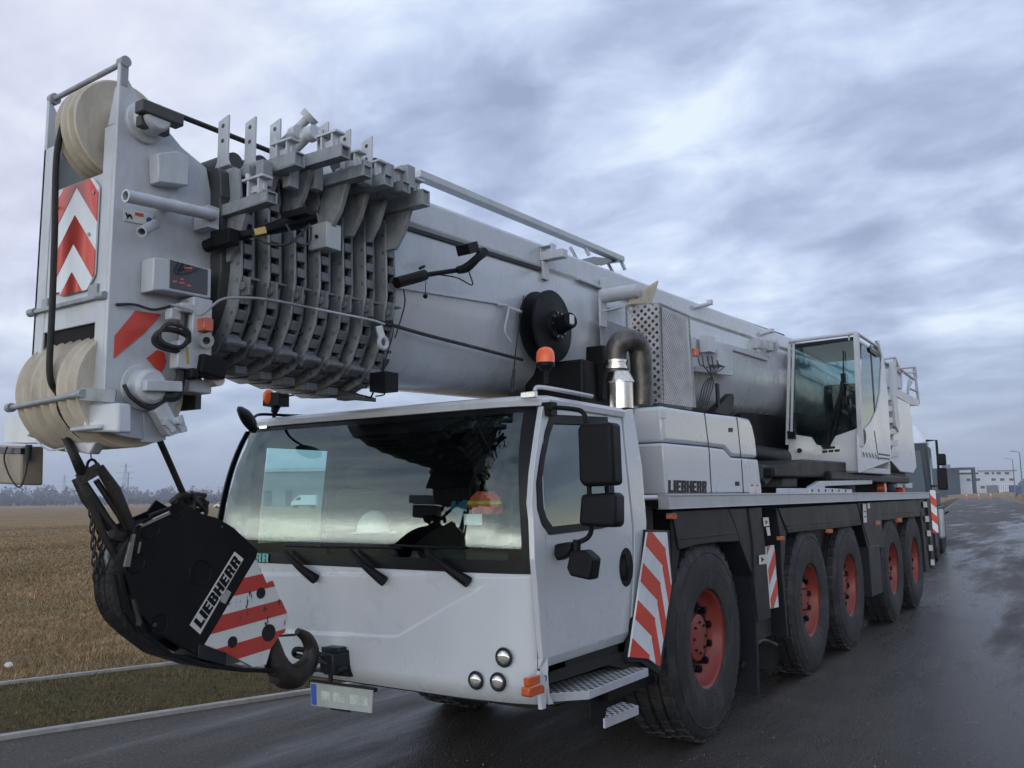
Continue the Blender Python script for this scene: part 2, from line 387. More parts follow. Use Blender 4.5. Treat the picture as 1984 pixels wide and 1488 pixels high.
def dirmask(v, lo, hi):
    vm = N(nt, 'ShaderNodeVectorMath', operation='DOT_PRODUCT'); L.new(tc.outputs['Generated'], vm.inputs[0]); vm.inputs[1].default_value = Vector(v).normalized()
    mr = N(nt, 'ShaderNodeMapRange'); mr.interpolation_type = 'SMOOTHSTEP'; L.new(vm.outputs['Value'], mr.inputs[0]); mr.inputs[1].default_value = lo; mr.inputs[2].default_value = hi; return mr.outputs[0]
# broad cloud banks and breaks of this evening's sky (compass directions)
for px, py, deg, am in ((640,235,8,-.075),(850,270,8,-.075),(1080,330,8,-.06),(1600,380,14,.02),(1880,575,5,.06),(1330,250,9,.01),(760,90,9,.025),(1850,720,12,-.05),(1100,60,16,.03),(500,60,14,.04),(330,130,6,-.03),(60,220,9,.05),(120,420,8,.02),(1650,610,6,-.05),(1950,200,12,-.01),(1300,480,7,-.03)):
    d_ = (fw + rt*((px-992)/FPX) - up*((py-744)/FPX)).normalized()
    cm = mth('ADD', cm, mth('MULTIPLY', dirmask(d_, math.cos(R(deg)), 1.0), am))
rc = ramp(nt, [(.35, (.30,.36,.52)), (.43, (.40,.475,.66)), (.51, (.55,.64,.84)), (.61, (.76,.85,.97))]); L.new(cm, rc.inputs['Fac'])
hz = ramp(nt, [(0, (.30,.36,.49)), (.10, (.295,.355,.50)), (.3, (.42,.50,.67))]); L.new(zc, hz.inputs['Fac'])
hm = ramp(nt, [(.02, g3(0.1)), (.17, g3(1))]); L.new(zc, hm.inputs['Fac'])
m1 = N(nt, 'ShaderNodeMix', data_type='RGBA'); L.new(hm.outputs['Color'], m1.inputs[0]); L.new(hz.outputs['Color'], m1.inputs[6]); L.new(rc.outputs['Color'], m1.inputs[7])
# pink in the west-north-west of the picture, evening glow behind the photographer
pk = dirmask((-.83,.30,.42), .90, .995)
m2 = N(nt, 'ShaderNodeMix', data_type='RGBA'); L.new(mth('MULTIPLY', pk, .38), m2.inputs[0]); L.new(m1.outputs[2], m2.inputs[6]); m2.inputs[7].default_value = (.86,.78,.82,1)
gl = dirmask((-.15,-.98,.05), -.1, .85)
gz = ramp(nt, [(0, g3(.25)), (.02, g3(.95)), (.055, g3(1)), (.085, g3(.42)), (.13, g3(.12)), (.22, g3(.05)), (.5, g3(.0))]); L.new(zc, gz.inputs['Fac'])
gn = mth('MULTIPLY', mth('MULTIPLY', gl, gz.outputs['Color']), mth('ADD', mth('MULTIPLY', c1, 1.0), .4))
m3 = N(nt, 'ShaderNodeMix', data_type='RGBA', blend_type='ADD'); m3.inputs[0].default_value = 1
gc = N(nt, 'ShaderNodeMix', data_type='RGBA'); L.new(mth('MULTIPLY', gn, 1.0), gc.inputs[0]); gc.inputs[6].default_value = (0,0,0,1); gc.inputs[7].default_value = (8.4,8.4,7.6,1)
gc.clamp_factor = False
L.new(m2.outputs[2], m3.inputs[6]); L.new(gc.outputs[2], m3.inputs[7])
z2 = ramp(nt, [(.035, g3(0)), (.06, g3(1)), (.085, g3(.8)), (.12, g3(0))]); L.new(zc, z2.inputs['Fac'])
m5 = N(nt, 'ShaderNodeMix', data_type='RGBA'); L.new(mth('MULTIPLY', dirmask((.62,.78,.10), .80, .97), z2.outputs['Color']), m5.inputs[0]); L.new(m3.outputs[2], m5.inputs[6]); m5.inputs[7].default_value = (1.7,1.55,1.1,1); m3 = m5
sky = N(nt, 'ShaderNodeTexSky', sky_type='NISHITA'); sky.sun_disc = False; sky.sun_elevation = R(14); sky.sun_rotation = R(146)
m4 = N(nt, 'ShaderNodeMix', data_type='RGBA'); m4.inputs[0].default_value = .012; L.new(m3.outputs[2], m4.inputs[6]); L.new(sky.outputs[0], m4.inputs[7])
L.new(m4.outputs[2], bg.inputs['Color']); bg.inputs['Strength'].default_value = 1
sd = bpy.data.lights.new('evening_sun', 'SUN'); so = bpy.data.objects.new('evening_sun', sd); COL.objects.link(so)
sd.energy = .38; sd.angle = R(28); sd.color = (1, .95, .90)
so.rotation_euler = Vector((.30,-.92,.30)).to_track_quat('Z', 'Y').to_euler()

# ------------------------------------------------------------------ ground, road, kerbs
def roadmat():
    m, nt, b = new_mat('wet_asphalt'); L = nt.links
    tc = N(nt, 'ShaderNodeTexCoord')
    def nz(sc, det=5.0, rough=.6, scl=(1,1,1), rot=0):
        mp = N(nt, 'ShaderNodeMapping'); mp.inputs['Scale'].default_value = scl; mp.inputs['Rotation'].default_value = (0,0,rot); L.new(tc.outputs['Object'], mp.inputs['Vector'])
        n = N(nt, 'ShaderNodeTexNoise', Scale=sc, Detail=det, Roughness=rough); L.new(mp.outputs['Vector'], n.inputs['Vector']); return n.outputs['Fac']
    big = nz(.55, 7.0, .66, (1,.14,1), R(2)); mid = nz(2.0, 8.0, .78, (1,.6,1)); fine = nz(42, 8.0, .92)
    wet = ramp(nt, [(.43, g3(0)), (.57, g3(1))]); 
    sx = N(nt, 'ShaderNodeSeparateXYZ'); L.new(tc.outputs['Object'], sx.inputs[0]); gx = N(nt, 'ShaderNodeMapRange'); L.new(sx.outputs['X'], gx.inputs[0]); gx.inputs[1].default_value = -2.2; gx.inputs[2].default_value = .6; gx.inputs[3].default_value = -.09; gx.inputs[4].default_value = .045
    ad = N(nt, 'ShaderNodeMath', operation='ADD'); L.new(big, ad.inputs[0]); L.new(gx.outputs[0], ad.inputs[1]); L.new(ad.outputs[0], wet.inputs['Fac'])
    cr = ramp(nt, [(.25, (.036,.031,.027)), (.55, (.072,.062,.054)), (.8, (.125,.110,.096))]); L.new(mid, cr.inputs['Fac'])
    st = ramp(nt, [(.55, g3(0)), (.63, g3(1))]); L.new(fine, st.inputs['Fac'])
    mx = N(nt, 'ShaderNodeMix', data_type='RGBA'); L.new(st.outputs['Color'], mx.inputs[0]); L.new(cr.outputs['Color'], mx.inputs[6]); mx.inputs[7].default_value = (.30,.285,.26,1)
    dk = N(nt, 'ShaderNodeMix', data_type='RGBA', blend_type='MULTIPLY'); L.new(wet.outputs['Color'], dk.inputs[0]); L.new(mx.outputs[2], dk.inputs[6]); dk.inputs[7].default_value = (.42,.36,.32,1)
    L.new(dk.outputs[2], b.inputs['Base Color'])
    sr = ramp(nt, [(0, g3(.30)), (1, g3(.6))]); L.new(wet.outputs['Color'], sr.inputs['Fac']); L.new(sr.outputs['Color'], b.inputs['Specular IOR Level']); rr = ramp(nt, [(0, g3(.68)), (1, g3(.17))]); L.new(wet.outputs['Color'], rr.inputs['Fac']); 
    ra = N(nt, 'ShaderNodeMath', operation='MULTIPLY_ADD'); L.new(mid, ra.inputs[0]); ra.inputs[1].default_value = .45; L.new(rr.outputs['Color'], ra.inputs[2])
    rb = N(nt, 'ShaderNodeMath', operation='SUBTRACT'); L.new(ra.outputs[0], rb.inputs[0]); rb.inputs[1].default_value = .20; L.new(rb.outputs[0], b.inputs['Roughness'])
    vo = N(nt, 'ShaderNodeTexVoronoi', Scale=80.0); L.new(tc.outputs['Object'], vo.inputs['Vector'])
    hs = N(nt, 'ShaderNodeMath', operation='ADD'); L.new(vo.outputs['Distance'], hs.inputs[0]); L.new(fine, hs.inputs[1]); bp = N(nt, 'ShaderNodeBump', Strength=.9, Distance=.008); L.new(hs.outputs[0], bp.inputs['Height']); L.new(bp.outputs['Normal'], b.inputs['Normal'])
    return m
M['road'] = roadmat()
def fieldmat(name='field_soil_and_grass'):
    m, nt, b = new_mat(name); L = nt.links
    tc = N(nt, 'ShaderNodeTexCoord')
    def nz(sc, det=6.0, rough=.65, off=0):
        mp = N(nt, 'ShaderNodeMapping'); mp.inputs['Location'].default_value = (off,off,0); L.new(tc.outputs['Object'], mp.inputs['Vector'])
        n = N(nt, 'ShaderNodeTexNoise', Scale=sc, Detail=det, Roughness=rough); L.new(mp.outputs['Vector'], n.inputs['Vector']); return n.outputs['Fac']
    a = ramp(nt, [(.25, (.15,.095,.045)), (.5, (.28,.185,.092)), (.75, (.41,.29,.155))]); L.new(nz(1.3, 9.0, .75), a.inputs['Fac'])
    g = ramp(nt, [(.52, g3(0)), (.64, g3(.75))]); L.new(nz(.16, 5.0, .6, 13), g.inputs['Fac'])
    mx = N(nt, 'ShaderNodeMix', data_type='RGBA'); L.new(g.outputs['Color'], mx.inputs[0]); L.new(a.outputs['Color'], mx.inputs[6]); mx.inputs[7].default_value = (.12,.115,.055,1)
    L.new(mx.outputs[2], b.inputs['Base Color']); b.inputs['Roughness'].default_value = .95; b.inputs['Specular IOR Level'].default_value = .1
    bp = N(nt, 'ShaderNodeBump', Strength=.8, Distance=.05); L.new(nz(14, 4.0), bp.inputs['Height']); L.new(bp.outputs['Normal'], b.inputs['Normal']); return m
M['field'] = fieldmat()
MB().poly([(-4000,-4000,0),(4000,-4000,0),(4000,4000,0),(-4000,4000,0)]).build('ground', M['field'])
struct(bpy.data.objects['ground'])
LK = [(-15,-34),(-8.3,-15),(-4.8,-5),(-3.05,-.04),(-2.26,2.18),(-1.85,3.6),(-1.62,5.5),(-1.6,8),(-2.0,14),(-3.2,28),(-6,60),(-10,100),(-15,145),(-22,210),(-34,325),(-60,560)]
RK = [(3,-40),(7,-15),(8.2,-5),(8.8,0),(9,2.5),(9,4),(8.9,6),(8.8,8),(8.4,14),(7.0,28),(3.8,60),(-.6,100),(-6,146),(-12,210),(-24,325),(-50,560)]
def off_line(P, d):
    out = []
    for i, p in enumerate(P):
        a = Vector(P[max(i-1,0)]); b = Vector(P[min(i+1,len(P)-1)]); t = (b-a).normalized(); out.append((p[0]-t.y*d, p[1]+t.x*d))
    return out
def ribbon(A, B, z0, name, mat, z1=None):
    mb = MB(); mb.loft([[Vector((p[0],p[1],z0)) for p in A], [Vector((p[0],p[1],z0)) for p in B]], False, False); o = mb.build(name, mat); return o
struct(ribbon(LK, RK, .004, 'road', M['road']))
M['verge'] = paint('mossy_verge', (.072,.058,.026), .95, 0, .35, 5, 0, (.13,.088,.042), .8, bump=.8, bscale=30, spec=.1, dscale=1.5)
struct(ribbon(off_line(LK, .07), off_line(LK, 2.2), .003, 'verge', M['verge']))
def kerb(A, w, h, name):
    B = off_line(A, w); mb = MB()
    mb.loft([[Vector((p[0],p[1],0)) for p in A], [Vector((p[0],p[1],h)) for p in A], [Vector((p[0],p[1],h)) for p in B], [Vector((p[0],p[1],0)) for p in B]], False, False)
    return struct(mb.build(name, M['concrete']))
kerb(LK, .075, .035, 'kerb_edging'); kerb(off_line(RK, -.11), .11, .045, 'kerb_edging')
LK2 = off_line(LK, 2.2); kerb(LK2, .06, .03, 'path_edging')
# far track across the field
mb = MB(); mb.poly([(-600,205,.006),(-95,150,.006),(-94,154,.006),(-600,212,.006)]); struct(mb.build('farm_track', M['concrete']))
# ================================================================== THE CRANE
crane = thing('mobile_crane', 'white five-axle mobile crane with grey telescopic boom over its cab, parked on the road', 'mobile crane', (.1, 6.5, 0))
def part(mb, name, mat, bevel=0, parent=None, **k): return mb.build(name, M[mat] if isinstance(mat, str) else mat, parent or crane, bevel, **k)
XC, HW = .12, 1.245
# ---- front outline of the driver cab: u -1..1 across, z height
def hw(z): return HW - .085*max(0, (z-1.5)/.7)
def fy(u, z):
    t = max(0, (z-1.32)/.87); dy = .87*(.0024*t+.10*t*t)+.10*t**4
    c = (.10 if u > 0 else .13)*abs(u)**9
    low = .05*max(0, (.80-z)/.1)**2
    return .185 + dy + c + low
def F(u, z, out=0): return Vector((XC+hw(z)*u, fy(u, z)-out, z))
US = [-1,-.97,-.93,-.88,-.8,-.65,-.45,-.2,0,.2,.45,.65,.8,.88,.93,.97,1]
def fstrip(mb, us, zs, out=0): return mb.loft([[F(u, z, out) for u in us] for z in zs])
def side(z): return XC+hw(z)
# cab shell: front apron, sides, rear wall, floor
def xz(px, py): p = un(px, py, 'y', .178); return p.x, p.z
CR = sorted([xz(*q) for q in ((505,1219),(640,1227),(772,1233),(938,1134),(985,1122),(1030,1119))]); CR = [(-1.3, CR[0][1]-.0)]+CR+[(1.5, CR[-1][1])]
LD = sorted([xz(*q) for q in ((505,1113),(585,1113),(600,1129),(612,1129),(622,1113),(718,1113),(736,1133),(751,1133),(761,1113),(868,1114),(893,1135),(909,1136),(918,1116),(1030,1117))]); LD = [(-1.3, LD[0][1])]+LD+[(1.5, LD[-1][1])]
def lerp_(T, x):
    for (a, b), (c, d) in zip(T, T[1:]):
        if a <= x <= c: return b+(d-b)*(x-a)/max(1e-6, c-a)
    return T[-1][1]
def sm_(t): t = max(0, min(1, t)); return t*t*(3-2*t)
mb = MB(); nu, nz_ = 260, 150; rings = []
for k in range(nz_+1):
    z = .70+(1.315-.70)*k/nz_; r_ = []
    for i in range(nu+1):
        u = -1+2*i/nu; x = XC+hw(z)*u; fd = sm_((1-abs(u))/.06)
        o = .011*sm_((lerp_(LD, x)-z)/.014+.5)+.010*sm_((lerp_(CR, x)-z)/.014+.5)*sm_((1.10-abs(x))/.25+.0 if x > 0 else 1)
        r_.append(F(u, z, o*fd))
    rings.append(r_)
mb.loft(rings)
apron = part(mb, 'front_panel', 'white')
mb = MB()
# raised upper field of the apron with the three wiper recesses
AP = [(505,1113),(588,1113),(598,1127),(612,1129),(620,1113),(722,1113),(735,1131),(752,1133),(759,1113),(874,1114),(890,1133),(908,1135),(916,1116),(1026,1114),(1026,1121),(985,1122),(935,1136),(772,1233),(640,1226),(500,1218)]
pass
mb = MB()
mb = MB(); mb.box(XC-1.2, XC+1.15, .34, 1.35, .66, .72); mb.box(XC-1.15, XC+1.1, 1.2, 1.3, .72, 2.1); part(mb, 'cab_floor', 'dark')
# lower lip under the apron
mb = MB(); mb.loft([[F(u, .70)+Vector((0,.0,0)) for u in US], [F(u,.70)+Vector((0,.10,-.012)) for u in US], [F(u,.70)+Vector((0,.3,.02)) for u in US]]); part(mb, 'apron_lip', 'char', 0, apron)
# windscreen with its black border
gu = [-.93,-.88,-.8,-.65,-.45,-.2,0,.2,.45,.65,.8,.88,.915]
zs = [1.38+i*(2.12-1.38)/14 for i in range(15)]
ws = part(fstrip(MB(), gu, zs, .004), 'windscreen', 'glass', recalc=False)
mb = MB()
fstrip(mb, US, [1.318,1.34,1.36,1.38], .003)
fstrip(mb, [.915,.93,.95,.97,.985,1], zs, .003); fstrip(mb, [-1,-.985,-.97,-.93], zs, .003); fstrip(mb, US, [2.12,2.14,2.165], .003)
part(mb, 'windscreen_border', 'ink', 0, ws)
mb = MB(); letters(mb, 'LIEBHERR', Vector((-.94,.176,1.322)), (1,0,0), (0,.02,1), (0,-1,0), .05, .44, .002); part(mb, 'lettering', 'teal', 0, ws)
mb = MB()
for u, o in ((-1.0,.012),(-.972,.014)):
    mb.loft([[F(u,z,o-.03)+Vector((-.030,0,0)), F(u,z,o+.012)+Vector((-.026,0,0)), F(u,z,o+.02)+Vector((-.004,0,0)), F(u,z,o)+Vector((.002,0,0))] for z in [1.30+i*.84/12 for i in range(13)]])
part(mb, 'pillar_seal', 'plastic')
mb = MB(); mb.loft([[F(-1,z)+Vector((.004,.006,0)), Vector((XC-hw(z)+.004,.47,z))] for z in (1.30,1.5,1.7,1.9,2.15)]); mb.loft([[F(-.965,z)+Vector((0,.02,0)), Vector((XC-hw(z)+.05,.47,z))] for z in (1.30,1.5,1.7,1.9,2.15)]); part(mb, 'corner_post', 'plastic')
# roof
mb = MB()
RU = [-1,-.97,-.93,-.88,-.8,-.6,-.3,0,.3,.6,.8,.88,.93,.97,1]
def roofring(z, o, yb=1.30): 
    r_ = [Vector((XC+(hw(2.17)+o)*u, fy(u,2.17)-o, z)) for u in RU]; return r_+[Vector((XC+hw(2.17)+o, yb, z)), Vector((XC-hw(2.17)-o, yb, z))]
mb.loft([roofring(2.150,.004), roofring(2.155,.022), roofring(2.185,.026), roofring(2.205,.010), roofring(2.215,-.03)], True)
mb.poly(roofring(2.215,-.03)); roof = part(mb, 'roof', 'white')
mb = MB()
for q in ([(1008,760),(1036,757),(1036,770),(1008,772)], [(500,825),(517,823),(517,831),(502,832)]): mb.prism(PX('y', .345, q), (0,.03,0))
part(mb, 'marker_lamp', 'head', .004, roof)
# door side: leaning plane above the belt
Nn = Vector((1,0,.1214)); cN = side(1.5)+.1214*1.5
def SP(pts, o=0):
    out = []
    for a, b in pts:
        p = un(a, b, 'x', side(1.5)+o)
        if p.z > 1.5: p = unp(a, b, Nn, cN+o)
        out.append(p)
    return out
def spline_side(mb, pts, o, th): mb.prism(SP(pts, o), (-th,0,0))
# dark jamb behind the leaf
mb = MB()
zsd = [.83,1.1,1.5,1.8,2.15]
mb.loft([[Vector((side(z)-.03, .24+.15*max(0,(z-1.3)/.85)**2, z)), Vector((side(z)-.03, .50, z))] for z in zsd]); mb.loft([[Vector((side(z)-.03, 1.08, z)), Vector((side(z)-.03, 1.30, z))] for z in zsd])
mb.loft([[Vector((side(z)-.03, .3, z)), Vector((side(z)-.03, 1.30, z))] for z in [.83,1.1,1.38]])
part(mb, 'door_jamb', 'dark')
# door leaf, made of strips that keep the window opening free
door = None
top = [(1054,786),(1100,790),(1160,797),(1200,803)]
WO = [(1066,803),(1176,808),(1184,880),(1190,960),(1191,1018),(1163,1024),(1064,1036),(1050,1016),(1041,985),(1039,934),(1046,885),(1056,835)]
OUT = [(1052,787),(1203,802),(1211,880),(1219,960),(1225,1019),(1226,1070),(1110,1080),(1036,1085),(1034,1010),(1030,975),(1034,915),(1044,840)]
mb = MB()
wo = SP(WO, 0); ou = SP(OUT, 0); n = len(WO)
inn = [p+Vector((-.03,0,0)) for p in wo]; oub = [p+Vector((-.03,0,0)) for p in ou]
mb.loft([[p for p in oub],[p for p in ou],[p for p in wo],[p for p in inn]], True, False)
lower = [(1036,1085),(1110,1080),(1226,1070),(1222,1160),(1218,1226),(1052,1276)]
lo = SP(lower, 0); mb.prism(lo, (-.03,0,0))
door = part(mb, 'door', 'white', .004, ang=25)
mb = MB(); a = SP([(1052,1276),(1218,1226),(1216,1245),(1053,1298)], 0)
mb.prism([a[0], a[1], a[2]+Vector((-.025,0,0)), a[3]+Vector((-.025,0,0))], (-.03,0,0)); part(mb, 'sill_panel', 'white', .003, door)
# window frame and pane
cwo = Vector(); 
for p in wo: cwo += p
cwo /= n
mb = MB(); f1 = [cwo+(p-cwo)*1.0+Vector((.004,0,0)) for p in wo]; f2 = [cwo+(p-cwo)*.86+Vector((.002,0,0)) for p in wo]; f3 = [p+Vector((-.02,0,0)) for p in f2]
mb.loft([f1, f2, f3], True, False); wf = part(mb, 'window_frame', 'plastic', .002, door)
mb = MB(); mb.poly([cwo+(p-cwo)*.87+Vector((-.012,0,0)) for p in wo]); part(mb, 'side_window', 'glass_dark', 0, door)
mb = MB(); hp = [(1214+13*math.cos(t), 1099+38*math.sin(t)) for t in [2*math.pi*i/20 for i in range(20)]]
mb.prism(SP(hp, .004), (-.01,0,0)); mb.tube([SP([(1212,1075)],.012)[0], SP([(1216,1100)],.03)[0], SP([(1213,1124)],.012)[0]], .010); part(mb, 'door_handle', 'plastic', .002, door)
# rear corner strip of the cab and front post strip
mb = MB(); spline_side(mb, [(1207,796),(1226,792),(1244,900),(1253,1015),(1250,1062),(1234,1170),(1223,1224),(1227,1150),(1230,1070),(1229,1018),(1223,960),(1215,880)], .002, .03)
part(mb, 'rear_corner_panel', 'white', .004)
mb = MB(); rc_ = [(z, .02+side(z)) for z in zsd]
mb.loft([[F(1, z), Vector((side(z), .285+.15*max(0,(z-1.32)/.85), z))] for z in [.705,.75,.85]])
fp = [Vector((side(z)+.001, fy(1,z), z)) for z in (.70,.9,1.1,1.3,1.5,1.7,1.9,2.15)]
mb2 = [p for p in SP([(1050,1300),(1034,1090),(1032,1010),(1028,975),(1031,915),(1042,838),(1050,787)], .001)]
def yat(z):
    q = sorted([(p.z, p.y) for p in mb2])
    for (a, b), (c, d) in zip(q, q[1:]):
        if a <= z <= c: return b+(d-b)*(z-a)/(c-a)
    return q[0][1] if z < q[0][0] else q[-1][1]
mb.loft([[Vector((side(z)+.001, fy(1,z), z)), Vector((side(z)+.001, max(yat(z)-.012, fy(1,z)+.004), z))] for z in (.86,.95,1.1,1.3,1.4,1.5,1.6,1.7,1.8,1.9,2.0,2.15)], False, False)
part(mb, 'front_corner_panel', 'white')
# passenger side wall with its window opening
mb = MB(); xl = XC-HW
def wallring(y0, y1, z0, z1):
    mb.loft([[Vector((XC-hw(z), y0, z)), Vector((XC-hw(z), y1, z))] for z in [z0+(z1-z0)*i/4 for i in range(5)]])
wallring(.45,1.32,.83,1.40); wallring(.45,.62,1.40,2.16); wallring(1.18,1.32,1.40,2.16); wallring(.62,1.18,2.04,2.16)
part(mb, 'passenger_door', 'white')
mb = MB(); mb.loft([[Vector((XC-hw(z)+.01,.62,z)), Vector((XC-hw(z)+.01,1.18,z))] for z in (1.40,1.7,2.04)]); part(mb, 'passenger_window', glass('clear_teal_glass', (.55,.85,.82), 1.3), 0)
# inside: rear wall, dashboard, seats, wheel
mb = MB(); mb.box(-1.08,1.28,1.20,1.25,.75,2.14); part(mb, 'rear_wall', 'seat')
mb = MB(); mb.box(-1.05,1.25,.26,.50,.95,1.33); mb.cbox((.85,.42,1.36),.5,.16,.10); dash = part(mb, 'dashboard', 'dash', .02)
mb = MB(); mb.torus((.95,.60,1.42),(0,-.75,.65),.20,.013,32,8); mb.cyl((.95,.50,1.34),(.95,.60,1.42),.03); mb.beam((.76,.60,1.42),(1.14,.60,1.42),.03,.015); part(mb, 'steering_wheel', 'plastic')
for sx in (.85, -.65):
    mb = MB(); mb.cbox((sx,.88,1.12),.46,.45,.14); mb.cbox((sx,1.10,1.45),.44,.13,.62, Matrix.Rotation(R(-6),3,'X')); mb.cbox((sx,1.12,1.84),.24,.10,.16); part(mb, 'seat', 'seat', .04, seg=3)
# small note on the screen
mb = MB(); mb.prism([p+Vector((0,.006,0)) for p in [F(.655,1.55),F(.745,1.55),F(.745,1.605),F(.655,1.605)]], (0,.002,0)); part(mb, 'permit_card', 'label', 0)
# wipers
for (x0,y0),(x1,y1),(x2,y2),(x3,y3) in (((615,1122),(557,1068),(553,1057),(700,1061)), ((748,1126),(684,1066),(620,1057),(775,1062)), ((910,1128),(830,1065),(755,1056),(900,1062))):
    def wp(px, py, o=.0):
        p = un(px, py, 'y', .17); return Vector((p.x, fy((p.x-XC)/HW, p.z)-o, p.z))
    mb = MB(); mb.tube([wp(x0,y0,.03), wp((x0+x1)/2,(y0+y1)/2,.05), wp(x1,y1,.035)], [.030,.020,.010]); w_ = part(mb, 'wiper_arm', 'plastic')
    mb = MB(); mb.tube([wp(x2,y2,.012), wp((x2+x3)/2,(y2+y3)/2+1,.02), wp(x3,y3,.012)], .0075, 6); part(mb, 'wiper_blade', 'plastic', 0, w_)
# headlamps
for px, py, r_ in ((979,1273,.041),(929,1316,.038),(969,1320,.039)):
    c = un(px, py, 'y', .20); u = (c.x-XC)/hw(c.z); c.y = fy(u, c.z)-.021; nn = Vector((.18 if u > .85 else .02, -1, 0)).normalized()
    mb = MB(); mb.torus(c+nn*.001, nn, r_, .007, 24, 8); mb.cyl(c-nn*.03, c+nn*.003, r_-.003, n=24); hl = part(mb, 'headlamp', 'char')
    mb = MB(); prof = [(r_*.86*math.sin(a), .010*math.cos(a)+.004) for a in [0.02+i*math.pi/2/6 for i in range(7)]]; mb.lathe(prof, c, nn, 24); part(mb, 'lens', 'head', 0, hl)
# corner turn signals
mb = MB(); a = PX('x', side(.8)+.012, [(1024,1314),(1047,1307),(1047,1322),(1025,1330)]); a = [Vector((p.x, p.y, p.z)) for p in a]; mb.prism(a, (-.03,0,0))
part(mb, 'side_marker', 'amber', .005)
mb = MB(); a = PX('x', side(.8)+.03, [(1025,1333),(1048,1324),(1056,1330),(1056,1342),(1030,1352),(1025,1350)]); mb.prism(a, (-.045,0,0)); part(mb, 'turn_signal', 'amber', .006)
mb = MB(); mb.prism(PX('x', side(.75)+.004, [(1046,1300),(1057,1312),(1058,1372),(1050,1375),(1048,1340)]), (-.02,0,0)); part(mb, 'corner_flange', 'white')
# tow coupling in the apron, licence plate
mb = MB(); mb.prism([p for p in PX('y', .155, [(622,1253),(674,1260),(678,1312),(627,1307)])], (0,.05,0)); tow = part(mb, 'tow_bracket', 'ink', .004)
mb = MB()
c = un(648,1283,'y',.10); mb.cbox(c, .10,.12,.10); mb.cyl(un(643,1257,'y',.12), un(640,1325,'y',.12), .013); mb.beam(un(606,1298,'y',.10), un(668,1295,'y',.10), .05, .02); mb.cbox(un(650,1258,'y',.12), .11,.06,.03)
part(mb, 'coupling_jaw', 'char', .006, tow)
mb = MB(); mb.prism(PX('y', .16, [(601,1322),(722,1338),(720,1382),(603,1367)]), (0,.012,0)); lp = part(mb, 'licence_plate', paint('plate_white', (.33,.355,.345), .55), .002)
mb = MB(); mb.prism(PX('y', .158, [(602,1324),(612,1326),(613,1366),(604,1365)]), (0,.002,0)); part(mb, 'country_band', 'blue', 0, lp)
mb = MB(); 
for a, b in ((622,640),(646,668),(678,712)): mb.prism(PX('y', .1583, [(a,1338+(a-620)*.13),(b,1338+(b-620)*.13),(b,1356+(b-620)*.13),(a,1356+(a-620)*.13)]), (0,.002,0))
part(mb, 'blurred_mark', 'ink_blur', 0, lp)
mb = MB(); mb.prism(PX('y', .172, [(598,1318),(724,1335),(724,1342),(598,1326)]), (0,.03,0)); mb.prism(PX('y', .172, [(640,1368),(675,1373),(675,1380),(640,1375)]), (0,.02,0)); part(mb, 'plate_holder', 'char', 0, lp)
# steps
mb = MB(); mb.prism(PX('z', .735, [(1058,1343),(1142,1337),(1255,1294),(1186,1290),(1062,1328)]), (0,0,-.012)); st = part(mb, 'entry_step', 'grip')
mb = MB(); q = PX('z', .733, [(1058,1344),(1142,1338),(1256,1295)])
for a, b in zip(q, q[1:]): mb.prism([a, b, b+Vector((0,0,-.042)), a+Vector((0,0,-.042))], (-.012,0,0))
part(mb, 'step_edge', 'alu', .002, st)
mb = MB(); mb.prism(PX('z', .60, [(1172,1392),(1236,1366),(1205,1360),(1176,1372)]), (0,0,-.01)); st2 = part(mb, 'lower_step', 'grip')
mb = MB(); q = PX('z', .598, [(1172,1393),(1237,1367)]); mb.prism([q[0], q[1], q[1]+Vector((0,0,-.045)), q[0]+Vector((0,0,-.045))], (-.01,0,0)); part(mb, 'step_edge', 'alu', 0, st2)
mb = MB(); a = un(1160,1400,'z',.55); mb.prism(PX('x', 1.10, [(1145,1352),(1172,1350),(1174,1404),(1146,1400)]), (-.02,0,0)); part(mb, 'step_bracket', 'black', .003, st2)
# dark box behind the steps, wheel-arch front
mb = MB(); mb.box(-.9,1.0,.95,1.5,.52,.72); mb.box(-1.05,1.15,1.3,12.2,.50,1.58); part(mb, 'chassis', 'black')
# striped warning flap
fold = [(1289,1066),(1257,1275)]
m1_ = [(1254.7,1031),(1289,1031),(1289,1066),(1257,1276),(1220,1273)]; m2_ = [(1289,1031),(1292.5,1032),(1301.5,1128),(1278,1291),(1257,1276),(1289,1066)]
def striped(plane_x, polys, name, dirs, lean=0, parent=None):
    pass
pl = node_empty('warning_panel', crane, (1.38,1.5,1))
mbw = MB(); mbr = MB()
A = PX('x', 1.405, m1_); Bp = [p.copy() for p in PX('x', 1.40, m2_)]
def flat(A):
    return [(p.y, p.z) for p in A]
mbw.prism(A, (-.012,0,0)); mbw.prism(Bp, (-.012,0,0))
sk = (.0)
p0 = un(1263,1031,'x',1.405); L1 = math.hypot(.58,1); ph1 = (.58*p0.y+p0.z)/L1-.107; per1 = .214
for q in bands(flat(A), .58, 1, per1, .5, ph1): mbr.prism([Vector((1.4075, y, z)) for y, z in q], (-.003,0,0))
fa, fb = un(1289,1066,'x',1.405), un(1257,1276,'x',1.405); fy_, fz_ = fb.y-fa.y, fb.z-fa.z; L2 = math.hypot(3.2,1)
per2 = per1*L1/(.58*fy_+fz_)*(3.2*fy_+fz_)/L2; fr_ = ((.58*fa.y+fa.z)/L1-ph1)/per1; ph2 = (3.2*fa.y+fa.z)/L2-fr_*per2
for q in bands(flat(Bp), 3.2, 1, per2, .5, ph2): mbr.prism([Vector((1.4030, y, z)) for y, z in q], (-.003,0,0))
part(mbw, 'panel', 'swhite', 0, pl); part(mbr, 'red_stripe', 'sred', 0, pl)
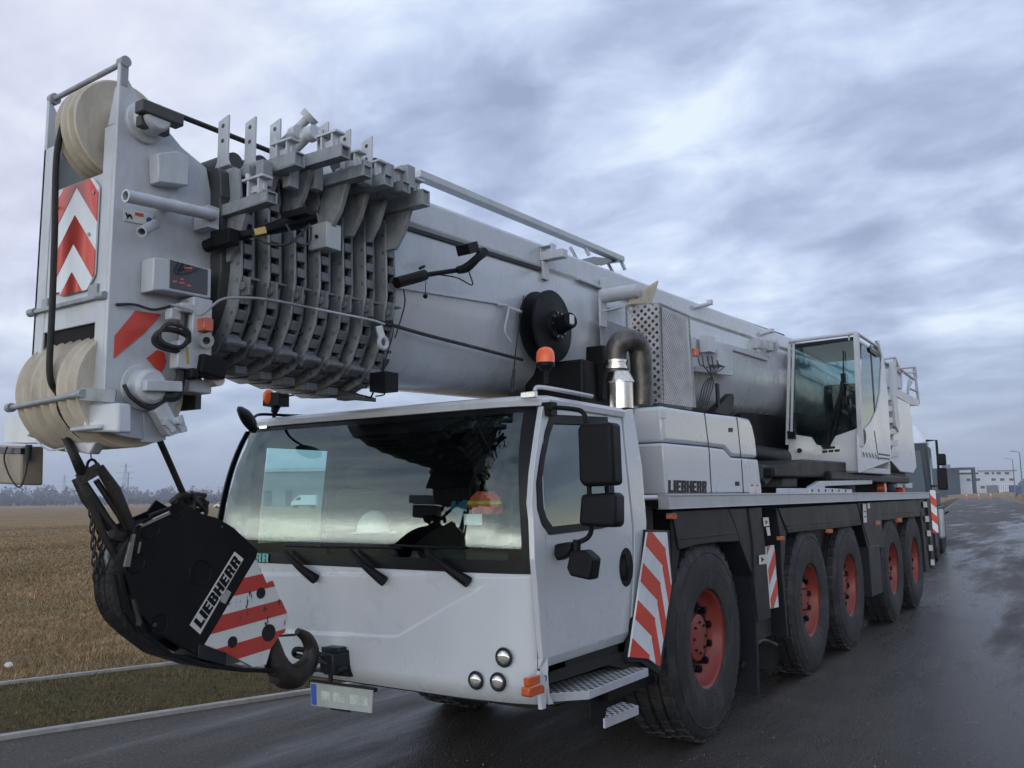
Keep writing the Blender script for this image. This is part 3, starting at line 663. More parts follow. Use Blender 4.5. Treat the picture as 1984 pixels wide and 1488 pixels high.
mb = MB(); mb.prism(PX('x', 1.385, [(1252,1026),(1297,1028),(1304,1128),(1282,1298),(1275,1306),(1240,1283),(1217,1283),(1216,1270),(1245,1120)]), (-.03,0,0)); part(mb, 'panel_backing', 'char', .003, pl)
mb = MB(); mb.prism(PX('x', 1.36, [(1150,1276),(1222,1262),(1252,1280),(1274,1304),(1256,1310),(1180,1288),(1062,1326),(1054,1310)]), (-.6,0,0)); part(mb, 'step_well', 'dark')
# mirrors
def rbox(mb, a, b, c, d, th, ax='y', v=.35): mb.prism(PX(ax, v, [a,b,c,d]), (0,th,0))
ma = node_empty('mirror_assembly', crane, (1.5,.35,1.8))
mb = MB(); mb.prism(PX('y', .32, [(1122,820),(1184,817),(1189,940),(1127,943),(1120,930),(1117,832)]), (0,.11,0)); part(mb, 'mirror_housing', 'plastic', .022, ma, seg=4)
mb = MB(); mb.prism(PX('y', .32, [(1124,958),(1187,954),(1192,963),(1192,1018),(1186,1022),(1124,1020),(1120,1012)]), (0,.11,0)); part(mb, 'mirror_housing', 'plastic', .022, ma, seg=4)
mb = MB()
mb.tube([un(1064,793,'x',1.31), un(1075,790,'y',.36), un(1105,792,'y',.37), un(1128,798,'y',.37), un(1136,822,'y',.37), un(1141,900,'y',.38), un(1142,960,'y',.38), un(1146,1018,'y',.38), un(1140,1040,'y',.38), un(1120,1051,'y',.36), un(1096,1058,'x',1.37)], .0125, 10)
mb.cbox(un(1064,793,'x',1.30), .06,.06,.07); mb.cyl(un(1118,1046,'y',.35), un(1117,1066,'y',.35), .02)
part(mb, 'mirror_arm', 'plastic', 0, ma)
mb = MB(); mb.prism(PX('y', .30, [(1104,1068),(1130,1066),(1149,1083),(1143,1125),(1103,1116),(1097,1100)]), (0,.09,0)); part(mb, 'kerb_mirror', 'plastic', .012, ma, seg=3)
mb = MB(); mb.prism(PX('y', .33, [(1073,1055),(1100,1050),(1107,1062),(1100,1076),(1078,1088),(1072,1075)]), (0,.08,0)); part(mb, 'work_lamp', 'plastic', .012, ma, seg=3)
# left convex mirror on its arm, beacons, aerial
mb = MB(); mc = un(477,814,'y',.05)
nn = Vector((-.62,-.40,-.45)).normalized(); mb.lathe([(0.001,.02),(.05,.018),(.088,.006),(.095,-.005),(.085,-.02),(.05,-.04),(.001,-.045)], mc, nn, 28)
cm_ = part(mb, 'convex_mirror', 'plastic')
mb = MB(); mb.tube([mc+Vector((.02,.03,.01)), un(505,803,'y',.25), un(560,805,'y',.40), un(625,806,'y',.52)], .009); mb.tube([un(590,806,'y',.42), un(589,820,'y',.38)], .01); part(mb, 'mirror_arm', 'plastic', 0, cm_)
mb = MB(); c = un(535,775,'y',.40); mb.cbox(c, .12,.12,.085, Matrix.Rotation(.3,3,'Z')); mb.cyl(un(531,800,'y',.40), un(531,822,'y',.42), .012); mb.cyl(c-Vector((0,0,.04)), un(531,800,'y',.40), .03, .02)
mb.tube([un(550,768,'y',.42), un(575,765,'y',.45), un(612,762,'y',.5)], .006)
b1 = part(mb, 'beacon_lamp', 'plastic', .008)
mb = MB(); c2_ = un(521,769,'y',.35); mb.ball(c2_, .03,.045,.05); part(mb, 'beacon_lens', 'beacon', 0, b1)
yb = .62; c = un(1057,742,'y',yb)
mb = MB(); mb.cyl(c, un(1057,712,'y',yb), .014); mb.cyl(un(1057,718,'y',yb), un(1057,708,'y',yb), .028, .05); mb.lathe([(.052,0),(.052,.02),(.047,.022)], un(1057,710,'y',yb), (0,0,1)); b2 = part(mb, 'rotating_beacon', 'plastic')
mb = MB(); h0 = un(1057,703,'y',yb); mb.lathe([(.050,0),(.051,.03),(.047,.06),(.035,.078),(.015,.087),(.001,.088)], h0, (0,0,1)); part(mb, 'beacon_lens', 'beacon', 0, b2)
mb = MB(); a0 = un(992,758,'y',.50); mb.cyl(a0, un(996,715,'y',.50), .012, .007); mb.tube([un(996,715,'y',.50), un(1004,640,'y',.48), un(1015,572,'y',.46)], [.004,.0025,.002], 6); part(mb, 'aerial', 'char')
mb = MB(); mb.tube([un(1035,757,'z',2.25), un(1045,750,'z',2.27), un(1090,757,'z',2.25), un(1147,768,'z',2.24)], .012); part(mb, 'roof_rail', 'alu')
# hard-to-see dark air ducts behind cab
mb = MB(); mb.box(-.9,1.12,1.36,1.75,1.55,2.14); mb.box(.30,.78,1.75,2.2,2.2,2.62); part(mb, 'air_intake', 'black', .02)

# ---- engine cover
XE = 1.27
def EP(pts, o=0): return PX('x', XE+o, pts)
mb = MB()
prof_up = [(1283,786),(1300,789),(1370,800),(1430,807),(1452,811),(1458,822),(1464,850),(1468,888),(1418,884),(1404,868),(1372,864),(1286,856)]
prof_lo = [(1286,858),(1372,866),(1403,870),(1417,886),(1469,890),(1473,925),(1477,956),(1292,959)]
mb.prism(EP(prof_up, -.012), (-.75,0,0)); ec = part(mb, 'engine_cover', 'white', .028, seg=4)
mb = MB(); mb.prism(EP(prof_lo, .008), (-.75,0,0)); part(mb, 'lower_cover', 'white', .018, ec, seg=4)
mb = MB()
for pts in ([(1364.5,800),(1366,800),(1374,864),(1372.5,864)], [(1427,807),(1428.5,807),(1437,888),(1435.5,888)]): mb.prism(EP(pts, -.0105), (-.002,0,0))
for pts in ([(1373,866),(1374.5,866),(1379.5,956),(1378,956)], [(1436,890),(1437.5,890),(1441.5,956),(1440,956)]): mb.prism(EP(pts, .0095), (-.002,0,0))
for x, y, o in ((1416,833,-.01),(1429,937,.01)): mb.prism(EP([(x-4,y-4),(x+4,y-4),(x+4,y+4),(x-4,y+4)], o+.001), (-.004,0,0))
part(mb, 'panel_gap', 'ink', 0, ec)
mb = MB(); P0, P1, P2 = EP([(1295,955),(1369,955),(1295,930)], .0095); letters(mb, 'LIEBHERR', P0, P1-P0, P2-P0, (1,0,0), (P2-P0).length, (P1-P0).length, .002); part(mb, 'lettering', 'ink', 0, ec)
mb = MB(); mb.prism(EP([(1452,938),(1462,938),(1463,957),(1453,957)], .010), (-.003,0,0)); mb.prism(EP([(1464,938),(1474,938),(1475,957),(1465,957)], .010), (-.003,0,0)); mb.prism(EP([(1279,794),(1290,796),(1291,811),(1280,809)], -.008), (-.003,0,0)); sl = part(mb, 'warning_label', 'label', 0, ec)
mb = MB(); mb.prism(EP([(1455,938),(1460,938),(1460,942),(1455,942)], .0115), (-.003,0,0)); mb.prism(EP([(1466,939),(1470,939),(1470,942),(1466,942)], .0115), (-.003,0,0)); part(mb, 'red_mark', 'sred', 0, ec)

# ---- exhaust: polished pipe, elbow, guard
ex = node_empty('exhaust', crane, (.9,1.8,2.2)); X1, Y1 = .95, 1.86
pc = lambda py, r=None: un(1197, py, 'y', Y1)
mb = MB(); a = un(1203,792,'y',Y1); b = un(1203,742,'y',Y1); rr_ = (un(1226,760,'y',Y1)-un(1180,760,'y',Y1)).length/2; mb.lathe([(rr_,0),(rr_,(b-a).length),(rr_*1.12,(b-a).length),(rr_*1.12,(b-a).length+.008),(rr_*.86,(b-a).length+.06),(rr_*.78,(b-a).length+.075)], a, (0,0,1), 32); part(mb, 'polished_pipe', 'chrome', 0, ex)
e0 = un(1197,722,'y',Y1); e1 = un(1196,695,'y',Y1)
mb = MB(); mb.tube([un(1193,722,'y',Y1), un(1192,700,'y',Y1), un(1193,680,'y',Y1), un(1203,663,'y',Y1+.02), un(1226,660,'y',Y1+.10), un(1239,678,'y',Y1+.16), un(1243,725,'y',Y1+.18), un(1243,785,'y',Y1+.18)], .076, 20, sub=8); part(mb, 'elbow', 'burnt', 0, ex)
mb = MB(); mb.lathe([(.074,0),(.088,.0),(.088,.018),(.078,.02),(.078,.04),(.084,.042),(.084,.06),(.074,.062)], un(1193,716,'y',Y1), (0,0,1), 28); part(mb, 'clamp', 'chrome', 0, ex)
mb = MB(); mb.prism(PX('y', Y1+.10, [(1135,672),(1168,668),(1170,700),(1166,775),(1152,775),(1150,712),(1134,706)]), (0,.12,0)); part(mb, 'muffler_bracket', 'black', .008, ex)
# perforated guard: front sheet, side sheet
Yg = 2.45; Xg = un(1277,690,'y',Yg).x
mb = MB(); mb.poly(PX('y', Yg, [(1213,594),(1277,588),(1281,781),(1256,781),(1255,705),(1250,675),(1238,655),(1215,645)])); g1 = part(mb, 'guard_front', 'perf_a', 0, ex)
mb = MB(); mb.poly([p+Vector((.02,.05,0)) for p in PX('y', Yg, [(1213,598),(1272,592),(1276,781),(1256,781),(1255,705),(1250,675),(1238,655),(1215,645)])]); mb.poly([p+Vector((-.05,.06,-.01)) for p in PX('x', Xg, [(1277,588),(1334,612),(1347,790),(1281,781)])]); part(mb, 'guard_shade_sheet', 'pad', 0, ex)  # dark sheets added behind the perforations so the holes read as shaded
mb = MB(); mb.poly(PX('x', Xg, [(1277,588),(1334,612),(1336,660),(1347,790),(1281,781)])); part(mb, 'guard_side', 'perf_b', 0, ex)
mb = MB(); a, b, c, d = PX('x', Xg, [(1277,588),(1334,612),(1347,790),(1281,781)])
mb.beam(a,d,.012,.012); mb.beam(a,b,.012,.012); mb.beam(b,c,.012,.012); e, f = PX('y', Yg, [(1213,594),(1215,645)]); mb.beam(e,a,.01,.012); mb.beam(e,f,.01,.012); mb.box(Xg-.5,Xg-.49,a.y,c.y,2.3,a.z-.05)
part(mb, 'guard_edge', 'collar', 0, ex)
mb = MB(); yc = Yg+.3; ta = un(1215,600,'y',yc); tb = un(1245,560,'y',yc)
# slash-cut stack tip leaning rearwards
tip = PX('x', .82, [(1212,592),(1236,567),(1279,542),(1270,568),(1262,590)])
mb.prism(PX('x', .86, [(1214,592),(1240,566),(1279,542),(1272,566),(1262,592)]), (-.035,0,0)); part(mb, 'stack_tip', paint('tarnished_tip', (.42,.35,.24), .35, .5, .25, 9), .02, ex, seg=3)

# ---- side rail on the deck edge
mb = MB(); mb.box(1.30,1.375,1.75,11.9,1.605,1.690); mb.box(1.295,1.382,1.75,11.9,1.683,1.697); mb.box(1.295,1.382,1.75,11.9,1.600,1.608); part(mb, 'side_rail', 'alu', .003)
mb = MB(); mb.box(-1.2,1.29,1.75,11.9,1.60,1.655); part(mb, 'deck', 'black')
mb = MB(); mb.box(.6,1.26,1.38,1.76,1.0,1.62); part(mb, 'battery_box', 'black', .01)
# ---- fenders and skirts
XS = 1.31
def skirt(pts, mat='char', o=0, th=.05, name='fender', bev=.006): 
    mb = MB(); mb.prism(PX('x', XS+o, pts), (-th,0,0)); return part(mb, name, mat, bev)
f1_ = skirt([(1302,990),(1411,985),(1428,1028),(1433,1049),(1390,1051),(1350,1056),(1316,1066)], th=.35)
mb = MB(); mb.prism(PX('x', XS+.008, [(1313,1042),(1428,1030),(1428,1034),(1313,1047)]), (-.02,0,0)); part(mb, 'fender_rib', 'char', .003, f1_)
skirt([(1300,990),(1304,992),(1317,1066),(1310,1128),(1301,1128),(1302,1050)], 'black', -.01, .3, 'fender')
skirt([(1412,985),(1450,984),(1459,1060),(1461,1130),(1468,1205),(1471,1300),(1472,1345),(1468,1345),(1465,1205),(1459,1118),(1434,1052),(1428,1028)], 'char', .0, .35, 'mud_guard')
skirt([(1451,984),(1476,982),(1480,1030),(1495,1196),(1469,1206),(1462,1130),(1460,1060)], 'char', .012, .05, 'side_cover')
f2_ = skirt([(1508,984),(1660,975),(1668,1008),(1669,1017),(1640,1021),(1527,1033),(1522,1020)], th=.35)
mb = MB(); mb.prism(PX('x', XS+.008, [(1526,1018),(1667,1004),(1667,1007),(1526,1021)]), (-.02,0,0)); mb.prism(PX('x', XS+.008, [(1526,1024),(1667,1010),(1667,1013),(1526,1027)]), (-.02,0,0)); part(mb, 'fender_rib', 'char', .002, f2_)
skirt([(1504,984),(1510,984),(1524,1030),(1519,1102),(1528,1234),(1525,1234),(1514,1102),(1512,1040)], 'char', -.01, .3, 'mud_guard')
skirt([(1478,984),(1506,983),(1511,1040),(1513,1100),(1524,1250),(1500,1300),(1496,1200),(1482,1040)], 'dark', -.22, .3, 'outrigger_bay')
skirt([(1662,975),(1706,972),(1712,1060),(1683,1062),(1684,1055),(1672,1015)], 'char', .005, .05, 'side_cover')
skirt([(1683,1060),(1704,1055),(1711,1147),(1690,1157)], 'char', .02, .10, 'storage_box')
skirt([(1668,1010),(1672,1015),(1684,1058),(1690,1157),(1687,1158),(1680,1060)], 'black', 0, .3, 'mud_guard')
f3_ = skirt([(1704,972),(1778,968),(1785,994),(1786,1000),(1745,1004),(1708,1009)], th=.35)
mb = MB(); mb.prism(PX('x', XS+.008, [(1707,994),(1783,988),(1783,991),(1707,997)]), (-.02,0,0)); part(mb, 'fender_rib', 'char', .002, f3_)
skirt([(1779,968),(1794,967),(1800,1108),(1794,1108),(1787,1020)], 'char', 0, .3, 'mud_guard')
for px, py in ((1307,1000),(1517,1043),(1611,1029),(1703,1013),(1745,1008)):
    mb = MB(); s_z = 6 if px < 1400 else 4; mb.prism(PX('x', XS+.025, [(px-s_z,py-s_z),(px+s_z-1,py-s_z),(px+s_z-1,py+s_z),(px-s_z,py+s_z)]), (-.04,0,0)); part(mb, 'side_marker', 'amber', .004)
# outrigger striped plate and labels
pl = node_empty('outrigger_panel', crane, (1.3,4,1)); A = PX('x', 1.33, [(1485,1060),(1500,1056),(1509,1176),(1494,1179)]); mb = MB(); mb.prism(A, (-.02,0,0)); part(mb, 'panel', 'swhite', 0, pl)
mb = MB()
for q in bands(flat(A), -1, 1.3, .20, .5, .05): mb.prism([Vector((1.333,y,z)) for y, z in q], (-.003,0,0))
part(mb, 'red_stripe', 'sred', 0, pl)
mb = MB()
for q in ([(1471,1076),(1485,1074),(1486,1092),(1472,1094)], [(1479,1003),(1489,1002),(1491,1019),(1481,1020)], [(1485,1022),(1491,1021),(1493,1037),(1488,1038)]): mb.prism(PX('x', 1.335, q), (-.004,0,0))
for q in ([(1672,976),(1678,976),(1680,1012),(1674,1013)], [(1681,975),(1685,975),(1686,985),(1682,986)]): mb.prism(PX('x', 1.335, q), (-.004,0,0))
lb = part(mb, 'warning_label', 'label')
mb = MB()
for q in ([(1475,1079),(1481,1084),(1476,1089)], [(1483,1008),(1488,1011),(1484,1016)], [(1674,990),(1678,990),(1678,992),(1674,992)], [(1675,1000),(1679,1000),(1679,1002),(1675,1002)]): mb.prism(PX('x', 1.337, q), (-.004,0,0))
part(mb, 'symbol', 'ink', 0, lb)
mb = MB(); mb.beam((1.0,3.3,.42),(1.0,4.3,.55),.2,.2); mb.tube([(1.2,3.4,.35),(1.22,3.8,.5),(1.2,4.3,.4)], .02); mb.box(.9,1.2,3.5,4.2,.5,.75); part(mb, 'outrigger_beam', 'rust')
# reflective strips at the tail
mb = MB(); mb.prism(PX('x', 1.34, [(1796,966),(1801,966),(1812,1102),(1806,1102)]), (-.02,0,0)); tr_ = part(mb, 'tail_strip', 'ink')
mb = MB()
for k in range(5):
    y0 = 972+k*28; x0 = 1791+k*3.6; mb.prism(PX('x', 1.35, [(x0,y0),(x0+5,y0),(x0+6,y0+11),(x0+1,y0+11)]), (-.02,0,0))
part(mb, 'reflector', 'label', 0, tr_)

# ---- wheels
def make_wheel(y, x=1.27, sgn=1):
    w = node_empty('wheel', crane, (x, y, .69))
    o = Vector((x, y, .69)); ax = (-sgn,0,0)
    mb = MB(); T = .38
    prof = [(.335,.012),(.345,.0),(.37,-.004),(.43,-.012),(.50,-.014),(.58,-.008),(.63,.004),(.658,.016),(.672,.034)]
    back = [(r_, T-h) for r_, h in reversed(prof)]
    grooves = []
    for g0 in (.10,.19,.28): grooves += [(.675,g0-.012),(.655,g0-.008),(.655,g0+.008),(.675,g0+.012)]
    mb.lathe(prof+grooves+back+[(.335,T-.012)], o, ax, 72)
    mb.torus(o+Vector((sgn*.011,0,0)), ax, .475, .004, 72, 5); mb.torus(o+Vector((sgn*.006,0,0)), ax, .59, .005, 72, 5)
    for k in range(40):
        a = 2*math.pi*k/40
        for h, tw in ((.055,0),(.14,.05),(.24,0),(.325,.05)):
            aa = a+tw; cpos = o+Vector((-sgn*h, .674*math.cos(aa), .674*math.sin(aa)))
            rot = Matrix.Rotation(aa, 3, 'X') @ Matrix.Rotation(R(18), 3, 'Y')
            mb.cbox(cpos, .068, .072, .022, Matrix.Rotation(aa-math.pi/2, 3, 'X'))
    part(mb, 'tyre', 'rubber', 0, w)
    mb = MB()
    mb.lathe([(.345,.0),(.352,.010),(.340,.018),(.322,.03),(.312,.06),(.300,.09),(.275,.115),(.24,.127),(.20,.13),(.17,.127),(.165,.10),(.158,.082),(.13,.074),(.06,.070),(.001,.070)], o, ax, 56)
    part(mb, 'rim', 'red', 0, w)
    mb = MB()
    for k in range(10):
        a = 2*math.pi*(k+.5)/10; c = o+Vector((-sgn*.13, .215*math.cos(a), .215*math.sin(a))); mb.cyl(c, c+Vector((sgn*.06,0,0)), .029, .027, 6); mb.cyl(c+Vector((sgn*.05,0,0)), c+Vector((sgn*.066,0,0)), .012, .011, 8)
    for k in range(8):
        a = 2*math.pi*k/8; c = o+Vector((-sgn*.073, .105*math.cos(a), .105*math.sin(a))); mb.cyl(c, c+Vector((sgn*.012,0,0)), .010, n=6)
    part(mb, 'wheel_nut_ring', 'ink', 0, w)
    return w
YA = [2.6, 5.234, 6.811, 9.255, 10.912]
wh = make_wheel(YA[0]); 
for k, y in enumerate(YA[1:]):
    w_ = copy_tree(wh, None, (0, y-YA[0], 0)); w_.rotation_euler.x = (1.1, 2.7, 4.0, 5.3)[k]
wl = make_wheel(YA[0], -1.05, -1)
for y in YA[1:]: copy_tree(wl, None, (0, y-YA[0], 0))
for y in YA:
    mb = MB(); mb.cyl((-.8,y,.69),(1.0,y,.69),.12); part(mb, 'axle', 'black')
# fix: one axle per wheel pair
# ================================================================== BOOM
BX = .03
def bz(y): return 2.342+.036*y          # underside of base section along the slope
PRF = [(0,0),(.15,.008),(.26,.05),(.35,.135),(.415,.27),(.45,.47),(.45,.84),(.437,.86),(.437,.885),(.45,.90),(.435,1.06),(.40,1.085)]
def prof(sx, sz, dz, x0=BX): 
    h = [(x*sx, z*sz+dz) for x, z in PRF]
    return [(x0+x, z) for x, z in h] + [(x0-x, z) for x, z in reversed(h[1:])]
def ringat(y, P, z0=None): z0 = bz(y) if z0 is None else z0; return [Vector((x, y-.036*(z-.5), z0+z)) for x, z in P]
mb = MB(); P = prof(1,1,0); rs = [ringat(y, P) for y in (.10,3.0,6.0,9.0,12.3)]; mb.loft(rs, True, False); mb.poly(rs[0]); mb.poly(rs[-1])
boom = part(mb, 'boom_base_section', 'boom', .012)
def bside(px, py, o=0): return un(px, py, 'x', BX+.45+o)
mb = MB(); mb.beam(bside(770,436,.002), bside(1062,526,.002), .012,.028, (0,0,1)); part(mb, 'guide_slot', 'char', .003, boom)
mb = MB(); mb.beam(bside(745,553,.008), bside(965,588,.008), .02,.014); mb.beam(bside(1120,540,.012), bside(1300,610,.012), .03,.02); mb.beam(bside(1395,665,.01), bside(1490,690,.01), .02,.03)
part(mb, 'boom_flange', 'boom', .003, boom)
mb = MB(); mb.tube([bside(715,617,.05), bside(760,630,.035), bside(830,650,.03), bside(920,673,.03), bside(1012,697,.05)], .011); part(mb, 'cable_hose', 'rubber', 0, boom)
# nested sections and their collars
NC = 7
cy = [-.84,-.69,-.54,-.39,-.24,-.09,.06]
for i in range(NC):
    k = i/(NC-1); sx = .86+.16*k; ztop = 1.09+bz(.06)-(1-k)*.20; zbot = 2.365-.075*k
    sz = (ztop-zbot)/1.085
    P_in = prof(sx*.90, sz*.965, .02); 
    y = cy[i]
    ys = y-.15 if i else y-.06
    mb = MB(); mb.loft([ringat(ys, P_in, zbot), ringat(y+.2, P_in, zbot)], True, False); mb.poly(ringat(ys, P_in, zbot)); part(mb, 'telescopic_section', 'grime_shade', .006)  # dark colour stands in for the shaded gap between collars
    x0 = .95+.17*k
    Pf = prof(sx*1.09, sz*1.03, -.035); Pm = prof(sx*1.0, sz*.985, .0); Pr = prof(sx*1.07, sz*1.02, -.03)
    def ring_plate(mb, ya, yb, Po, Pi):
        a, b, c, d = ringat(ya,Po,zbot), ringat(yb,Po,zbot), ringat(yb,Pi,zbot), ringat(ya,Pi,zbot); mb.loft([a,b,c,d,a], True, False)
    mb = MB(); ring_plate(mb, y+.062, y+.076, Pr, P_in)
    col_ = part(mb, 'collar', 'pad', .003)
    mb = MB(); ring_plate(mb, y-.010, y+.003, Pf, P_in); part(mb, 'front_flange', 'collar', .003, col_)
    mb = MB(); ring_plate(mb, y+.0065, y+.0615, Pm, P_in); part(mb, 'collar_web', 'black', 0, col_)  # black here paints in the shade between the flanges
    # pad blocks on the collar web
    mb = MB(); n_ = len(Pf)
    R_ = ringat(y+.034, prof(sx*1.045, sz*1.005, -.015), zbot)
    spots = []
    for a, b in ((1,2),(2,3),(3,4),(4,5)): spots += [(a,b,.25),(a,b,.75)]
    spots += [(5,6,t) for t in (.12,.36,.6,.84)] + [(6,9,.5)]
    for a, b, t in spots:
        p = R_[a].lerp(R_[b], t); d = (R_[b]-R_[a]).normalized(); ang = math.atan2(d.z, d.x)
        mb.cbox(p, .046, .050, .040, Matrix.Rotation(-ang, 3, 'Y'))
        mb.cyl(p+Vector((0,-.03,0)), p+Vector((0,-.045,0)), .013, n=8)
    part(mb, 'slide_pad_block', 'pad', .004, col_)
    # clamp with a cable eye on the lower right of each collar
    mb = MB(); p = R_[4].lerp(R_[5], .55)+Vector((.03,-.02,0)); mb.cbox(p, .075,.012,.085); mb.cbox(p+Vector((0,.03,.036)), .075,.06,.012); mb.cyl(p+Vector((0,-.02,-.0)), p+Vector((0,.03,0)), .02, n=12)
    p2 = R_[2].lerp(R_[3], .6)+Vector((.02,-.0,-.02)); mb.cbox(p2, .06,.08,.05, Matrix.Rotation(R(-35),3,'Y')); mb.cyl(p2+Vector((.02,-.05,0)), p2+Vector((.02,.06,0)), .016, n=10)
    p3 = R_[1]+Vector((0,0,-.03)); mb.cbox(p3, .10,.07,.04); part(mb, 'cable_clamp', 'pad', .004, col_)
    # roller housing on top with upright tab plate
    zt = zbot+1.085*sz
    if i < 6:
        tp = [(433,225),(485,228),(533,232),(625,238),(668,252),(710,266)][i]; yy = y+.02
        a = un(tp[0], tp[1], 'y', yy); wv = .075
        mb = MB(); mb.prism([(a.x-wv/2, yy, a.z-.02), (a.x+wv/2, yy, a.z), (a.x+wv/2, yy, a.z-.22), (a.x+.13, yy, zt-.12), (a.x-.14, yy, zt-.12), (a.x-wv/2, yy, a.z-.22)], (0,.012,0))
        tb = part(mb, 'tab_plate', 'white2', .002, col_)
        mb = MB()
        for dz in (.05,.125): mb.cyl((a.x,yy-.0015,a.z-dz),(a.x,yy+.0135,a.z-dz),.011,n=12)
        part(mb, 'bolt_hole', 'grime_shade', 0, tb)
        mb = MB(); mb.cyl((a.x-.30,yy+.06,zt+.075),(a.x+.02,yy+.06,zt+.075),.05); mb.box(a.x-.32,a.x-.30,yy+.0,yy+.12,zt-.06,zt+.12); part(mb, 'roller', 'grime_shade', 0, col_)
        mb = MB(); mb.cbox((a.x+.14,yy+.05,zt-.02), .10,.09,.05); mb.cyl((a.x+.10,yy+.05,zt+.02),(a.x+.22,yy+.05,zt+.02),.018,n=10); mb.cyl((a.x-.1,yy-.02,zt-.03),(a.x-.1,yy+.1,zt-.03),.02,n=10); mb.cbox((a.x+.27,yy+.03,zt-.05), .05,.06,.12); part(mb, 'bracket', 'collar', .004, col_)
    # lower rim ledge : diagonal ribs under the belly
    mb = MB()
    for a in (1,2,3): 
        p = R_[a].lerp(R_[a+1], .5); mb.beam(p+Vector((0,.0,0)), p+Vector((-.05,.13,.01)), .03,.012)
    part(mb, 'rib', 'grime_shade', .002, col_)
# cross beams reaching out to the right of the collars
BM = [((416,419),(528,372),-.87,.055), ((475,344),(582,307),-.71,.07), ((534,334),(670,300),-.56,.06), ((617,358),(713,334),-.40,.06), ((654,376),(753,350),-.25,.06), ((689,390),(788,360),-.10,.06), ((745,403),(826,385),.05,.085)]
for i, (a, b, y, h) in enumerate(BM):
    mb = MB(); A_, B_ = un(*a, 'y', y), un(*b, 'y', y); B_.z = A_.z+.3*(B_.z-A_.z); mb.hollow(A_, B_, .06, h, .007); mb.beam(A_, A_.lerp(B_,.96), .045, h*.85); bm_ = part(mb, 'cross_beam', 'collar', .002)
    mb = MB(); p = B_-Vector((.07,0,-.06)); mb.cbox(p, .012,.05,.10); mb.cbox(p+Vector((-.07,0,0)), .012,.05,.10); mb.cbox(p+Vector((-.035,0,.045)), .14,.06,.012); mb.cbox(p+Vector((-.035,0,.0)), .10,.012,.03); mb.cyl(p+Vector((-.10,0,.05)), p+Vector((-.10,0,.085)), .012, n=8)
    part(mb, 'stop_bracket', 'white2', .002, bm_)
    mb = MB(); q = A_.lerp(B_, .35); mb.prism([q+Vector((-.10,0,-.02)), q+Vector((.08,0,-.03)), q+Vector((.03,0,-.16)), q+Vector((-.03,0,-.24)), q+Vector((-.12,0,-.24))], (0,.03,0)); part(mb, 'gusset', 'collar', .004, bm_)
mb = MB(); A_, B_ = un(550,275,'y',-.45), un(594,232,'y',-.40); mb.cyl(A_, B_, .022); mb.cyl(B_, B_+(B_-A_).normalized()*.035, .045, .05); mb.cyl(A_-(B_-A_).normalized()*.03, A_, .05,.04); C_ = un(535,290,'y',-.47); mb.tube([C_, un(560,292,'y',-.45), un(585,270,'y',-.42), un(600,255,'y',-.40)], .035, 12); mb.cyl(un(600,262,'y',-.42), un(612,256,'y',-.42), .04); mb.cyl(un(568,262,'y',-.45), un(580,256,'y',-.45), .04)
part(mb, 'rope_roller_mount', 'white2')
# small gear on the collars: junction box, drum lever, sensor
mb = MB(); mb.cbox(un(629,462,'y',-.38)+Vector((.0,0,0)), .13,.10,.13); jb = part(mb, 'junction_box', 'white2', .004)
mb = MB(); mb.cyl(un(613,458,'y',-.438), un(613,458,'y',-.432), .01, n=10); part(mb, 'cable_plug', 'ink', 0, jb)
mb = MB(); mb.tube([un(398,478,'y',-.95), un(440,462,'y',-.92), un(490,452,'y',-.88), un(535,440,'y',-.80), un(580,428,'y',-.70), un(612,420,'y',-.64)], [.03,.028,.018,.03,.038,.03], 10); mb.cbox(un(575,415,'y',-.75), .16,.05,.035); mb.cbox(un(440,462,'y',-.95), .10,.06,.07); part(mb, 'hydraulic_coupling', 'plastic', .004)
mb = MB(); mb.tube([un(490,455,'y',-.9), un(520,472,'y',-.9), un(560,472,'y',-.85), un(600,435,'y',-.7)], .006); mb.tube([un(555,435,'y',-.85), un(575,470,'y',-.85), un(600,470,'y',-.75), un(603,440,'y',-.7)], .005); part(mb, 'cable_loop', 'rubber')
mb = MB(); mb.beam(un(494,451,'y',-.91), un(516,446,'y',-.88), .02,.03); part(mb, 'yellow_tag', 'yellow')
mb = MB(); mb.tube([un(330,590,'x',.40), un(372,600,'x',.45), un(390,610,'x',.48), un(430,580,'x',.52), un(480,577,'x',.55), un(530,582,'x',.57), un(610,598,'x',.57)], .006); part(mb, 'grey_cable', 'collar')
mb = MB(); mb.tube([un(610,598,'x',.57), un(660,608,'x',.56), un(720,620,'x',.55), un(745,628,'x',.53)], .006); mb.torus(un(742,664,'x',.56), (1,.0,0), .03, .012, 20, 8); mb.beam(un(733,632,'x',.55), un(740,655,'x',.56), .02,.035); eye = part(mb, 'cable_eye', 'white2')
mb = MB(); mb.cbox(un(744,741,'y',-.02), .11,.10,.10); mb.tube([un(725,755,'y',0), un(718,770,'y',0), un(708,768,'y',0)], .005); mb.tube([un(738,755,'y',0), un(745,764,'y',0), un(728,768,'y',.05)], .004); mb.tube([un(744,695,'y',0), un(742,735,'y',-.02)], .004); part(mb, 'work_lamp', 'plastic', .012)
mb = MB(); mb.prism(PX('y', .0, [(633,770),(704,776),(704,768),(640,752)]), (0,.10,0)); part(mb, 'belly_plate', 'grime_shade', .003)
